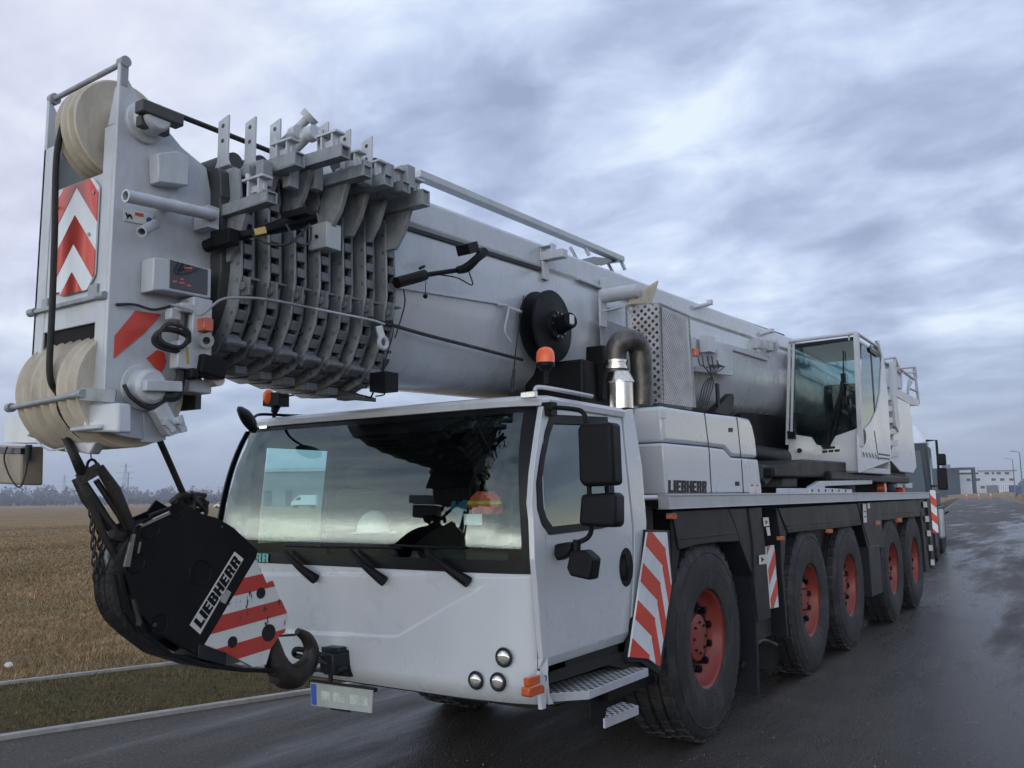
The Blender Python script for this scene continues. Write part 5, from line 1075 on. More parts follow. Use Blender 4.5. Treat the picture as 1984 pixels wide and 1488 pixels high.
# ladder and counterweight tower behind the cab
mb = MB(); cwp = PX('x', 1.25, [(1738,770),(1763,782),(1776,905),(1770,917),(1745,914),(1727,893)]); mb.prism(cwp, (-.9,0,0)); part(mb, 'rear_tower', 'white', .01)
mb = MB(); mb.prism(PX('x', 1.30, [(1729,700),(1735,700),(1738,770),(1744,820),(1742,838),(1736,825),(1731,770)]), (-.05,0,0))
for k in range(6):
    y0 = 765+k*22; mb.prism(PX('x', 1.28, [(1714+k*1.5,y0),(1735+k*1.5,y0-1),(1735+k*1.5,y0+9),(1715+k*1.5,y0+12)]), (-.3,0,0))
mb.beam(un(1716,760,'x',1.2), un(1728,895,'x',1.2), .04,.10); part(mb, 'access_ladder', 'white2', .006)
mb = MB()
def tb(pts, r=.022, x=1.2): mb.tube([un(a, b, 'x', x) for a, b in pts], r, 8, False)
tb([(1709,696),(1733,692),(1737,760)]); tb([(1712,712),(1734,710)]); tb([(1709,700),(1728,712)], .03); tb([(1733,692),(1740,712),(1770,735)]); tb([(1739,714),(1771,711),(1780,782)], .022); tb([(1771,711),(1774,732)],.03); tb([(1748,722),(1772,722)],.015); tb([(1762,735),(1758,765),(1779,780)],.022); tb([(1766,740),(1760,752),(1776,758)],.02); mb.prism(PX('x', 1.25, [(1736,752),(1780,775),(1781,786),(1765,784),(1737,768)]), (-.25,0,0)); mb.cbox(un(1722,735,'x',1.0), .3,.5,.3)
mb.cyl(un(1745,735,'x',1.1)-Vector((.3,0,0)), un(1745,735,'x',1.1), .14); part(mb, 'rear_platform_rail', 'white2')
mb = MB(); mb.box(-.9,1.0,10.6,12.2,1.7,2.6); mb.box(-.5,.9,9.6,10.8,1.9,3.1); part(mb, 'winch_housing', 'grime_shade', .03)

# ================================================================== HOOK BLOCK
HX = .12
hb = thing('hook_block', 'black hook block with red and white striped corner hanging in front of the crane cab', 'hook block', un(400,1290,'x',HX-.08))
def BP(pts, o=0): return PX('x', HX+o, pts)
plate_o = [(334,985),(347,968),(393,996),(420,1003),(453,1022),(500,1066),(497,1080),(397,1249),(386,1268),(340,1247),(300,1222),(262,1178),(243,1120),(240,1085),(246,1040),(262,1008),(330,992)]
plate_o = [(262,1020),(331,990),(347,968),(393,996),(420,1003),(453,1022),(500,1066),(497,1082),(397,1249),(388,1272),(340,1248),(300,1222),(262,1178),(244,1120),(241,1085)]
M['chipw'] = paint('chipped_white', (.58,.60,.60), .45, 0, .05, 5, 0, (.015,.014,.014), 1.0, dscale=11, dlo=.60, dhi=.625)
M['chipr'] = paint('chipped_red', (.42,.040,.028), .45, 0, .06, 5, 0, (.03,.015,.014), 1.0, dscale=11, dlo=.60, dhi=.625)
def hpart(mb, name, mat, bevel=0, parent=None, **k): return mb.build(name, M[mat] if isinstance(mat, str) else mat, parent or hb, bevel, **k)
corner = [(496,1080),(516,1130),(528,1125),(560,1197),(551,1226),(540,1232),(525,1256),(516,1288),(491,1293),(444,1268),(397,1249)]
c0 = BP([(330,1120)])[0]
for o in (0, -.17):
    mb = MB(); mb.prism(BP(plate_o, 0), (-.018,0,0)); 
    if o: mb.v = [v+Vector((o,0,0)) for v in mb.v]
    sp_ = hpart(mb, 'side_plate', 'black', .004)
    mb = MB(); mb.prism(BP(corner, .0), (-.03,0,0))
    if o: mb.v = [v+Vector((o,0,0)) for v in mb.v]
    hpart(mb, 'corner_weight', M['chipw'], .002, sp_)
    if not o:
        fl = [(p.y, p.z) for p in BP(corner)]
        A_, B_ = BP([(415,1215),(545,1180)]); dy, dz = B_.y-A_.y, B_.z-A_.z
        mb = MB(); A0 = BP([(415,1222)])[0]; nx, nz = -dz, dy; Ln = math.hypot(nx, nz); nx /= Ln; nz /= Ln
        for q in bands(fl, nx, nz, .150, .5, (A0.y*nx+A0.z*nz)-.012): mb.prism([Vector((HX+.002, y, z)) for y, z in q], (-.003,0,0))
        hpart(mb, 'red_stripe', M['chipr'], 0, sp_)
        mb = MB()
        for px, py, r_ in ((505,1149,.027),(450,1244,.027),(520,1226,.042)): c = BP([(px,py)])[0]; mb.cyl(c-Vector((.002,0,0)), c+Vector((.004,0,0)), r_, n=24)
        hpart(mb, 'lightening_hole', 'dark', 0, sp_)
        mb = MB()
        for px, py, r_ in ((388,1110,.062),(290,1025,.048),(262,1090,.046),(308,1210,.046),(340,990,.035)):
            c = BP([(px,py)])[0]; mb.lathe([(r_,.001),(r_*.96,.004),(r_*.9,.001),(.001,-.0005)], c, (1,0,0), 24)
        hpart(mb, 'recess', 'ink', 0, sp_)
# label strip
mb = MB(); q = BP([(368,1211),(455,1069),(472,1083),(388,1229)], .003); mb.prism(q, (-.003,0,0)); lb = hpart(mb, 'name_plate', 'label')
mb = MB(); P0 = BP([(387,1223)], .0045)[0]; P1 = BP([(470,1086)], .0045)[0]; P2 = BP([(371,1207)], .0045)[0]; letters(mb, 'LIEBHERR', P0+(P1-P0)*.03+(P2-P0)*.06, P1-P0, P2-P0, (1,0,0), (P2-P0).length*.86, (P1-P0).length*.94, .002); hpart(mb, 'lettering', 'ink', 0, lb)
mb = MB(); mb.prism(BP([(430,1152),(441,1142),(448,1148),(437,1170),(428,1166)], .0065), (-.002,0,0)); hpart(mb, 'worn_patch', 'concrete', 0, lb)
# sheaves between the plates and the strap frame
for k in range(3):
    mb = MB(); o = Vector((HX-.03-k*.045, c0.y, c0.z)); Rr = .27; w = .04
    mb.lathe([(.05,0),(Rr*.95,0),(Rr,.004),(Rr*.92,w*.4),(Rr*.92,w*.6),(Rr,w-.004),(Rr*.95,w),(.05,w)], o, (-1,0,0), 48); hpart(mb, 'sheave', 'rubber')
mb = MB(); band_ = BP([(232,1110),(246,1180),(278,1228),(330,1268),(400,1290),(470,1298),(530,1300)], 0)
for a, b in zip(band_, band_[1:]): mb.beam(a-Vector((.09,0,0)), b-Vector((.09,0,0)), .20,.02)
st_ = BP([(245,1035),(244,1070)],.005); hpart(mb, 'rope_guard_strap', 'black', .003)
mb = MB(); mb.prism(BP([(386,1248),(440,1264),(438,1290),(384,1275)], .004), (-.18,0,0)); mb.cyl(BP([(300,1211)],.0)[0], BP([(300,1211)],.02)[0], .012, n=8); mb.cyl(BP([(430,1021)],.0)[0], BP([(430,1021)],.008)[0], .008, n=8); mb.cyl(BP([(271,1212)],.0)[0], BP([(271,1212)],.02)[0], .008, n=8); hpart(mb, 'bolted_foot', 'char', .004)
mb = MB(); mb.prism(BP([(273,1017),(329,991),(331,996),(275,1022)], .012), (-.012,0,0)); mb.prism(BP([(257,1035),(263,1035),(252,1098),(241,1098)], .012), (-.012,0,0)); mb.prism(BP([(270,1050),(274,1050),(270,1072),(266,1072)], .010), (-.012,0,0)); hpart(mb, 'edge_strip', 'steel', 0)
# wedge socket links and rope ends
def HY(pts, y=-.95): return [un(a, b, 'y', y) for a, b in pts]
hy = c0.y-.20
mb = MB(); lk = [un(150,925,'x',-.02), un(172,965,'x',-.0), un(205,1010,'x',.02), un(250,1060,'x',.04)]; mb.tube(lk, [.026,.034,.026,.02], 10, False); mb.tube([un(192,905,'x',.05), un(222,950,'x',.06), un(258,1030,'x',.07)], [.020,.027,.02], 10, False); mb.tube([un(186,930,'x',.02), un(232,1000,'x',.04), un(255,1050,'x',.05)], [.014,.014,.012], 8, False); mb.beam(un(152,930,'x',0), un(196,905,'x',.04), .05,.05); mb.tube([un(170,960,'x',.05), un(205,1045,'x',.06), un(240,1110,'x',.08), un(270,1210,'x',.13)], .016, 8); mb.beam(un(215,1035,'x',.06), un(252,1045,'x',.06), .05,.04); hpart(mb, 'wedge_socket', 'rust', .0)
mb = MB(); mb.torus(un(178,903,'x',.02), (.9,.3,0), .028, .006, 20, 8); mb.cyl(un(177,893,'x',.02), un(175,866,'x',.02), .003, n=6); hpart(mb, 'shackle_ring', 'char')
mb = MB(); mb.tube([un(112,815,'y',-1.38), un(128,850,'y',-1.34), un(145,885,'y',-1.34), un(163,925,'x',.0)], [.016,.018,.02,.024], 10); hpart(mb, 'hoist_rope', 'rope')
mb = MB(); mb.tube([un(310,855,'x',.12), un(330,900,'x',.09), un(352,950,'x',.06), un(364,975,'x',.04)], .0145, 10); mb.tube([un(290,1000,'x',.0), un(330,985,'x',.0), un(372,964,'x',.0)], .012, 8); hpart(mb, 'hoist_rope', 'rope')
mb = MB()
for k, (a, b) in enumerate((((352,975),(398,960)),((360,985),(402,975)),((330,975),(372,960)))): mb.tube([un(*a,'x',.0+.02*k), un((a[0]+b[0])/2,(a[1]+b[1])/2-6,'x',.0+.03*k), un(*b,'x',.02*k)], [.014,.02,.012], 8)
mb.torus(un(385,972,'x',.03), (.5,.6,.6), .055,.012, 20, 8); mb.torus(un(370,975,'x',.0), (.5,.3,.8), .06,.010, 20, 8); mb.torus(un(388,985,'x',.05), (.9,.3,.1), .05,.010, 20, 8); hpart(mb, 'rope_tangle', 'rust')
mb = MB()
for s0, xx in ((177,0),(190,.0)):
    for k in range(9 if s0 == 177 else 8):
        p = un(s0+k*1.0, 990+k*15.5, 'x', .02); a = 0 if k % 2 else 1; 
        ax = Vector((1,.2,0)) if a else Vector((.3,1,0))
        e = ax.normalized(); u_ = Vector((0,0,1)).cross(e).normalized()
        pts = [p+u_*(.013*math.cos(t))+Vector((0,0,.030*math.sin(t))) for t in [2*math.pi*i/10 for i in range(11)]]
        mb.tube(pts, .0042, 6, False)
hpart(mb, 'chain', 'rust')
mb = MB(); mb.prism(BP([(205,1078),(215,1060),(226,1068),(222,1100),(214,1112)], -.08), (-.03,0,0)); hpart(mb, 'grey_tag', 'collar', .004)
# the hook and its shackle
mb = MB(); hx = .06
pts = [(516,1222),(527,1252),(535,1285),(552,1308),(575,1308),(597,1286),(603,1258),(594,1236),(576,1223)]
mb.tube([un(a,b,'x',hx) for a,b in pts], [.038,.045,.06,.066,.062,.05,.040,.032,.018], 16); mb.tube([un(538,1300,'x',hx), un(537,1322,'x',hx)], [.05,.04], 12, False); mb.cyl(un(540,1232,'x',hx), un(572,1230,'x',hx), .006); mb.ball(un(516,1222,'x',hx), .05,.05,.05)
hpart(mb, 'hook', 'rust')
mb = MB(); A_ = un(574,1262,'y',-.05); mb.tube([un(645,1276,'y',.08), un(600,1262,'y',.0), un(573,1258,'y',-.05), un(573,1270,'y',-.03), un(606,1276,'y',.0), un(648,1290,'y',.08)], .014, 10); hpart(mb, 'tow_shackle', 'char')

# ================================================================== things in the driver's cab
mb = MB(); hp = un(725,1030,'y',.50); rings = []
for i in range(9):
    a = i/8*math.pi/2; rings.append([hp+Vector((.105*math.cos(a)*math.cos(t), .10*math.cos(a)*math.sin(t), .125*math.sin(a))) for t in [2*math.pi*k/28 for k in range(28)]])
mb.loft(rings, True); br = [hp+Vector((.122*math.cos(t), .12*math.sin(t)-(.04 if math.sin(t) < 0 else 0)*abs(math.sin(t)), -.006)) for t in [2*math.pi*k/28 for k in range(28)]]
mb.loft([rings[0], br], True); mb.poly(br); hh = mb.build('hard_hat', M['hat'], None)
tag(hh, 'white safety helmet lying on the dashboard behind the windscreen', 'hard hat')
mb = MB(); c = un(941,972,'y',.80)
rings = []
for i in range(8):
    t_ = i/7; z = .06-.13*t_; w = .05+.06*math.sin(t_*2.4)
    rings.append([c+Vector((w*math.cos(a)*(1+.16*math.sin(5*a+i)), .05*math.sin(a)*(1+.2*math.sin(4*a)), z)) for a in [2*math.pi*k/24 for k in range(24)]])
mb.loft(rings, True); mb.poly(rings[0]); mb.poly(rings[-1]); jk = mb.build('work_jacket', M['jacket'], None)
mb = MB(); mb.v = [c+(v-c)*1.04 for r_ in rings[3:5] for v in r_]; mb.f = [(k,(k+1)%24,24+(k+1)%24,24+k) for k in range(24)]; mb.sm = [True]*24
mb.build('reflective_band', M['jacket2'], jk)
tag(jk, 'orange high visibility jacket hanging behind the windscreen on the driver side', 'jacket')
mb = MB(); c = un(893,985,'y',.8)
mb.loft([[c+Vector((w*math.cos(a), .05*math.sin(a), z+.02*math.cos(3*a))) for a in [2*math.pi*k/16 for k in range(16)]] for w, z in ((.02,.03),(.06,.025),(.07,.0),(.06,-.02),(.03,-.03))], True)
bc = mb.build('cloth_bundle', M['cloth'], None); tag(bc, 'dark blue cloth bundle beside the orange jacket in the driver cab', 'cloth')
# ================================================================== FAR THINGS
fh = Vector((fw.x, fw.y, 0)).normalized(); rh = Vector((fh.y, -fh.x, 0)); cF = fh.dot(CAM)
def at(px, py, D): return unp(px, py, fh, cF+D)
def gnd(px, D, z=0):
    p = at(px, 965, D); return Vector((p.x, p.y, z))
def bx(mb, px0, px1, y_top, D, depth, z0=0, yb=None, fwd=0):
    a, b = at(px0, y_top, D-fwd), at(px1, y_top, D-fwd); zt = (a.z+b.z)/2; zb = z0 if yb is None else at((px0+px1)/2, yb, D-fwd).z
    q = [Vector((a.x,a.y,zb)), Vector((b.x,b.y,zb)), Vector((b.x,b.y,zb))+fh*(depth), Vector((a.x,a.y,zb))+fh*(depth)]
    mb.prism(q, (0,0,zt-zb)); return mb
M['fwhite'] = paint('render_wall', (.55,.58,.62), .8, 0, .05, .3); M['fdark'] = paint('dark_cladding', (.022,.034,.046), .6, 0, .1, .3)
M['fgrey'] = paint('grey_cladding', (.15,.18,.20), .6, 0, .08, .2); M['fwin'] = paint('window_far', (.04,.055,.07), .2, 0, .2, .5)
M['snow'] = paint('pale_roof', (.42,.46,.48), .6, 0, .1, .5); M['truckwhite'] = paint('lorry_white', (.62,.65,.70), .35, 0, .04, 1, .3)
M['orange'] = paint('orange_plastic', (.6,.16,.05), .6, 0, .1, 3); M['dblue'] = paint('dark_blue_paint', (.02,.05,.16), .4, 0, .1, 2)
D1 = 330
o1 = thing('office_building', 'white three-storey office building with small dark windows at the far end of the road', 'building', gnd(1932, D1))
bx(MB(), 1893, 1970, 912, D1, 25).build('wall', M['fwhite'], o1)
for row, y, h, xs in ((0,917,4.5,(1912,1924,1935,1951)), (1,929,4.5,(1895,1925,1942,1960)), (2,944,5,(1904,1918))):
    for x in xs:
        w = 4 if x != 1924 or row else 2
        m = bx(MB(), x-w, x+w, y-h/2, D1, .3, yb=y+h/2, fwd=.15).build('window', M['fwin'], o1)
bx(MB(), 1892, 1971, 911, D1, 26, yb=912.5, fwd=.6).build('parapet', M['fgrey'], o1)
o2 = thing('warehouse', 'dark blue-grey hall with a projecting portal frame left of the white office building', 'building', gnd(1850, D1-15))
bx(MB(), 1815, 1858, 907, D1-15, 20).build('wall', M['fdark'], o2)
mb = MB(); bx(mb, 1858, 1889, 905.5, D1-20, 6, yb=910); bx(mb, 1885.5, 1889.5, 910, D1-20, 1.5); bx(mb, 1865, 1895, 915.5, D1-12, 3, yb=919); mb.build('portal_frame', M['fdark'], o2)
bx(MB(), 1858, 1893, 911, D1-5, 15).build('white_wing', M['fwhite'], o2)
for x in (1877, 1891): bx(MB(), x-3.5, x+3.5, 927, D1-5, .4, yb=932, fwd=.2).build('window', M['fwin'], o2)
mb = MB(); bx(mb, 1832, 1841, 900, D1-10, 3, yb=907); mb.build('roof_unit', M['fgrey'], o2)
D2 = 290
for (x0,x1,yt,mat,nm,lab) in ((1920,1932,940,'fgrey','shipping_container','grey container standing in front of the white office building'), (1934,1954,937,'truckwhite','shipping_container','large white container standing in front of the white office building')):
    t = thing(nm, lab, 'container', gnd((x0+x1)/2, D2)); bx(MB(), x0, x1, yt, D2, 3, .6).build('body', M[mat], t, .05); 
    mb = MB()
    for k in range(5): bx(mb, x0+(x1-x0)*(k+.4)/5, x0+(x1-x0)*(k+.5)/5, yt+1, D2, .2, yb=950, fwd=.1)
    mb.build('rib', M['fgrey'], t)
    bx(MB(), x0+.5, x1-.5, yt+15, D2, 2.8, 0, yb=None if False else 962).build('skid', M['ink'], t)
t = thing('parked_lorry', 'dark blue lorry parked before the white office building beside a lamp post', 'lorry', gnd(1966, D2))
bx(MB(), 1957, 1972, 940, D2, 6, .9).build('box_body', M['dblue'], t, .05); bx(MB(), 1972, 1979, 943, D2, 2.4, .7).build('cab', M['dblue'], t, .1); bx(MB(), 1973, 1977, 945, D2, .2, yb=948, fwd=.12).build('side_window', M['fwin'], t)
for x in (1960, 1964, 1975): 
    c = gnd(x, D2-.1, .5); MB().cyl(c-fh*.1, c+fh*2.4, .5).build('wheel', M['rubber'], t)
# embankment in front of the buildings
mb = MB(); A_ = [gnd(x, 262, 0) for x in (1838,1880,1930,1965)]; B_ = [gnd(x, 268, z) for x, z in ((1836,.9),(1880,1.3),(1930,1.5),(1968,1.6))]; C_ = [gnd(x, 280, z) for x, z in ((1836,.7),(1880,1.0),(1930,1.2),(1968,1.2))]; E_ = [gnd(x, 286, 0) for x in (1838,1880,1930,1965)]
mb.loft([A_, B_, C_, E_], False, False); struct(mb.build('embankment', M['field']))
mb = MB(); A_ = [gnd(x, d, 0) for x, d in ((1966,240),(1992,130),(2030,90))]; B_ = [gnd(x, d, 1.2) for x, d in ((1975,240),(2003,130),(2045,90))]; C_ = [gnd(x, d, 0) for x, d in ((2010,250),(2060,140),(2110,95))]; mb.loft([A_, B_, C_], False, False); struct(mb.build('roadside_bank', M['field']))
for x, side_ in ((1873,'nearest the dark hall'), (1897,'between the other two posts'), (1920,'nearest the grey container')):
    t = thing('marker_post', 'orange and white warning post by the far road bend, '+side_, 'marker post', gnd(x, 200), 'warning posts by the far road bend'); c = gnd(x, 200); 
    MB().box(c.x-.09,c.x+.09,c.y-.09,c.y+.09,0,1.7).build('post', M['orange'], t); MB().box(c.x-.1,c.x+.1,c.y-.1,c.y+.1,.9,1.25).build('white_band', M['truckwhite'], t)
for x, yt, D, lab in ((1968,891,215,'shorter lamp post at the far right of the road, in front of the office building'), (1983,877,165,'taller lamp post at the right picture edge beside the road')):
    c = gnd(x, D); t = thing('street_lamp', lab, 'street lamp', c, 'lamp posts along the far road'); H = at(x, yt, D).z
    MB().cyl(c, c+Vector((0,0,H)), .16, .09, 10).build('pole', M['fgrey'], t); MB().tube([c+Vector((0,0,H)), c+Vector((0,0,H+.2))-rh*.4, c+Vector((0,0,H+.3))-rh*1.2], .06, 6).build('arm', M['fgrey'], t); q = c+Vector((0,0,H+.3))-rh*1.4; MB().cbox(q, .8,.3,.12).build('lamp_head', M['fgrey'], t)
# ---- the lorry right behind the crane
tl = thing('white_lorry', 'white lorry with black mirrors and red and white warning boards close behind the crane', 'lorry', (-.95,21,0))
yf_ = 19.5; xr = .30
def LT(pts, y=yf_): return PX('y', y, pts)
mb = MB(); mb.prism([(xr-2.5,yf_+.15,1.0),(xr,yf_+.15,1.0),(xr,yf_+.1,1.6),(xr-.05,yf_+.45,2.9),(xr-2.45,yf_+.45,2.9),(xr-2.5,yf_+.1,1.6)], (0,1.9,0)); 
mb.build('cab', M['fdark'], tl, .08, 3)
mb = MB(); mb.prism([(xr-2.45,yf_+.5,2.9),(xr-.03,yf_+.5,2.9),(xr-.25,yf_+1.2,3.42),(xr-2.2,yf_+1.2,3.42)], (0,1.2,0)); mb.build('roof_spoiler', M['truckwhite'], tl, .08, 3)
MB().prism([(xr-2.35,yf_+.10,1.65),(xr-.12,yf_+.10,1.65),(xr-.2,yf_+.40,2.72),(xr-2.3,yf_+.40,2.72)], (0,.02,0)).build('windscreen', M['glass_dark'], tl)
MB().prism([(xr+.006,yf_+.3,1.75),(xr+.006,yf_+1.3,1.75),(xr-.01,yf_+1.3,2.55),(xr-.01,yf_+.6,2.55)], (-.03,0,0)).build('side_window', M['glass_dark'], tl)
MB().box(xr-2.5,xr+.02,yf_-.15,yf_+.5,.35,1.0).build('bumper', M['char'], tl, .08, 3)
mb = MB(); mb.box(xr-2.0,xr-.5,yf_-.18,yf_-.12,.5,1.4); mb.box(xr-2.4,xr-.1,yf_+.4,yf_+7.2,.5,1.0); mb.box(xr-2.4,xr-.02,yf_+2.4,yf_+7.2,1.0,1.3); mb.build('chassis', M['char'], tl, .02)
mt = node_empty('mirror', tl, (xr+.3,yf_+.2,2.2))
MB().box(xr+.14,xr+.36,yf_+.18,yf_+.36,1.75,2.28).build('housing', M['plastic'], mt, .04, 3); MB().box(xr+.16,xr+.36,yf_+.18,yf_+.36,2.34,2.62).build('housing', M['plastic'], mt, .04, 3)
MB().tube([(xr-.05,yf_+.3,2.95),(xr+.18,yf_+.25,2.95),(xr+.18,yf_+.25,1.85),(xr-.02,yf_+.3,1.85)], .03, 8, False).build('arm', M['plastic'], mt)
wb = node_empty('warning_board', tl, (xr,yf_-.2,1.2))
MB().box(xr-.02,xr+.10,yf_-.25,yf_-.22,.75,1.75).build('panel', M['swhite'], wb)
mb = MB()
for q in bands([(xr-.02,.75),(xr+.10,.75),(xr+.10,1.75),(xr-.02,1.75)], 1, 1, .28, .5, .1): mb.prism([(a,yf_-.254,b) for a, b in q], (0,.003,0))
mb.build('red_stripe', M['sred'], wb)
def lorry_wheel(root, x, y, r=.52):
    w = node_empty('wheel', root, (x,y,r)); MB().lathe([(.3,.0),(r*.8,-.01),(r*.97,.02),(r,.05),(r,.27),(.3,.28)], (x,y,r), (-1,0,0), 32).build('tyre', M['rubber'], w); MB().lathe([(.30,.01),(.24,.05),(.12,.03),(.001,.02)], (x,y,r), (-1,0,0), 24).build('rim', M['fgrey'], w)
for y in (yf_+1.3, yf_+4.6, yf_+5.9): lorry_wheel(tl, xr, y)
mb = MB(); mb.box(xr-2.3,xr-.1,yf_+2.6,yf_+7.0,1.3,1.7); mb.build('load_box', M['char'], tl, .02)
MB().box(xr-.02,xr+.12,yf_+2.3,yf_+3.0,.5,1.25).build('side_tank', M['alu'], tl, .05, 3)
t2 = thing('dark_trailer', 'dark low trailer with a small white light behind the white lorry at the roadside', 'trailer', (-.9,31,0))
MB().box(-2.2,.25,28.5,36,.9,1.9).build('body', M['char'], t2, .04); MB().box(-.3,.30,28.4,28.6,1.2,2.0).build('front_board', M['char'], t2, .03); MB().ball((.12,28.4,2.1),.12,.1,.15).build('white_light', M['truckwhite'], t2); MB().box(-2.0,.2,28.3,36.2,.5,.9).build('chassis', M['ink'], t2)
for y in (29.5,30.9,34.4): lorry_wheel(t2, .25, y)
mb = MB(); mb.tube([(.25,29.5,.95),(.5,29.5,.95),(.7,29.5,1.05)], .03, 6); mb.build('side_arm', M['ink'], t2)
tl.rotation_euler.z = R(5.5); t2.rotation_euler.z = R(7); t2.location.x -= 1.55; tl.location.x -= .15
# ---- left horizon: grey hall, van, car, pylons, masts
D3 = 260
t = thing('industrial_hall', 'long grey industrial hall with pale roof edge, seen through the cab windows', 'building', gnd(700, D3))
bx(MB(), 470, 905, 912, D3, 40).build('wall', M['fgrey'], t); bx(MB(), 466, 909, 905, D3, 42, yb=912, fwd=1).build('roof_edge', M['snow'], t)
for x in (520, 560, 640, 700, 760, 820): bx(MB(), x-7, x+7, 950, D3, .4, fwd=.2).build('gate', M['fdark'], t)
D4 = 190
tv = thing('delivery_van', 'white delivery van parked sideways in front of the grey hall', 'van', gnd(588, D4))
def vp(px, py): return at(px, py, D4)
pr = [(564,972),(564,965),(570,960),(577,953),(583,951),(611,951),(612,953),(612,972)]
MB().prism([vp(a,b)-Vector((0,0,vp(588,972).z-.45)) for a, b in pr], fh*2.1).build('body', M['truckwhite'], tv, .08, 3)
dzv = Vector((0,0,vp(588,972).z-.45))
MB().prism([vp(a,b)-dzv-fh*.02 for a, b in [(571,961),(578,954.5),(583,954.5),(583,961)]], fh*.03).build('side_window', M['fwin'], tv); MB().prism([vp(a,b)-dzv-fh*.02 for a, b in [(567,970),(612,970),(612,972),(567,972)]], fh*.03).build('sill', M['ink'], tv)
for x in (571, 604): c = gnd(x, D4-.05, .36); MB().cyl(c, c+fh*2.1, .36).build('wheel', M['rubber'], tv)
D5 = 210
tc_ = thing('parked_car', 'small white car parked on the field edge left of the crane cab', 'car', gnd(430, D5))
def cp_(px, z): p = gnd(px, D5, z); return p
MB().prism([cp_(414,.3),(cp_(414,.75)),cp_(419,.9),cp_(423,1.4),cp_(437,1.42),cp_(445,.95),cp_(449,.85),cp_(449,.3)], fh*1.7).build('body', M['truckwhite'], tc_, .08, 3)
MB().prism([p-fh*.02 for p in (cp_(421,.95),cp_(424.5,1.3),cp_(436,1.32),cp_(441,.95))], fh*.03).build('side_window', M['fwin'], tc_)
for x in (420, 443): c = gnd(x, D5-.05, .32); MB().cyl(c, c+fh*1.7, .32).build('wheel', M['rubber'], tc_)
M['lattice'] = paint('galvanised_lattice', (.20,.22,.25), .6, .3, .1, 1)
for px, H, D, lab in ((70,36,1300,'lattice pylon at the left end of the tree line'), (123,40,1200,'lattice pylon above the tree line between the leftmost one and the thin mast'), (241,46,1000,'lattice pylon standing just behind the thin mast')):
    c = gnd(px, D); t = thing('power_pylon', lab, 'pylon', c, 'power pylons on the horizon'); mb = MB(); w = 3.6
    for sx in (-1,1):
        for sy in (-1,1): mb.beam(c+rh*sx*w+fh*sy*w, c+Vector((0,0,H))+rh*sx*.3+fh*sy*.3, .32,.32)
    for k in range(9):
        f = k/9; g = (k+1)/9; wa = w*(1-f)+.3*f; wb_ = w*(1-g)+.3*g
        mb.beam(c+rh*wa+Vector((0,0,H*f)), c-rh*wb_+Vector((0,0,H*g)), .2,.2); mb.beam(c-rh*wa+Vector((0,0,H*f)), c+rh*wb_+Vector((0,0,H*g)), .2,.2)
    mb.build('mast', M['lattice'], t); 
    for f, L_ in ((.62,9),(.78,11),(.93,7)): MB().beam(c+Vector((0,0,H*f))-rh*L_, c+Vector((0,0,H*f))+rh*L_, .5,.5).build('cross_arm', M['lattice'], t)
    mb = MB()
c = gnd(247, 330); t = thing('antenna_mast', 'thin tall mast with a small head rising above the left field', 'mast', c); Hm = at(247, 917, 330).z
MB().cyl(c, c+Vector((0,0,Hm)), .28, .12, 8).build('pole', M['fgrey'], t); MB().cbox(c+Vector((.2,0,Hm)), .9,.3,.3).build('mast_head', M['fgrey'], t)
# tree belts
def twigmat():
    m, nt, b = new_mat('bare_winter_crowns'); L = nt.links; at_ = N(nt, 'ShaderNodeAttribute', attribute_name='tone'); 
    rp = ramp(nt, [(0, (.030,.030,.024)), (.5, (.055,.055,.045)), (1, (.085,.082,.068))]); L.new(at_.outputs['Fac'], rp.inputs['Fac']); L.new(rp.outputs['Color'], b.inputs['Base Color']); b.inputs['Roughness'].default_value = .95; return m
M['twig'] = twigmat()
def leaf_mesh(name, C, size, tones, mat):
    """C: n x 3 centres; one irregular triangle each"""
    n = len(C); d = rng.normal(size=(n,3,3)); d /= np.linalg.norm(d, axis=2, keepdims=True); V = C[:,None,:]+d*size[:,None,None]
    me = bpy.data.meshes.new(name); me.vertices.add(n*3); me.vertices.foreach_set('co', V.reshape(-1)); me.loops.add(n*3); me.loops.foreach_set('vertex_index', np.arange(n*3, dtype=np.int32))
    me.polygons.add(n); me.polygons.foreach_set('loop_start', np.arange(0, n*3, 3, dtype=np.int32)); me.polygons.foreach_set('loop_total', np.full(n, 3, dtype=np.int32))
    a = me.attributes.new('tone', 'FLOAT', 'FACE'); a.data.foreach_set('value', tones.astype(np.float32)); me.update(); me.materials.append(mat)
    o = bpy.data.objects.new(name, me); COL.objects.link(o); return o
def belt(name, pts, n_tree, hmin, hmax, wid, per=110, sz=.9):
    Cs = []; Ts = []; pts = [Vector(p) for p in pts]; Ls = [(b-a).length for a, b in zip(pts, pts[1:])]; tot = sum(Ls)
    for k in range(n_tree):
        s_ = rng.random()*tot; i = 0
        while s_ > Ls[i]: s_ -= Ls[i]; i += 1
        p = pts[i].lerp(pts[i+1], s_/Ls[i]); h = hmin+(hmax-hmin)*rng.random()**2.2; r_ = h*(.30+.2*rng.random())
        off = rng.normal(size=2)*wid; q = rng.normal(size=(per,3)); q /= np.linalg.norm(q,axis=1,keepdims=True); q *= rng.random((per,1))**.4
        c = np.array([p.x+off[0], p.y+off[1], h*.52])+q*np.array([r_, r_, h*.5]); Cs.append(c); Ts.append(np.clip(.5+.3*rng.normal()+.15*rng.normal(size=per), 0, 1))
    Cc = np.concatenate(Cs); return struct(leaf_mesh(name, Cc, sz*(.6+.8*rng.random(len(Cc))), np.concatenate(Ts), M['twig']), 'stuff')
belt('tree_belt', [gnd(-700,700), gnd(-100,760), gnd(480,900), gnd(900,1100)], 420, 7, 20, 14, 110, 1.5)
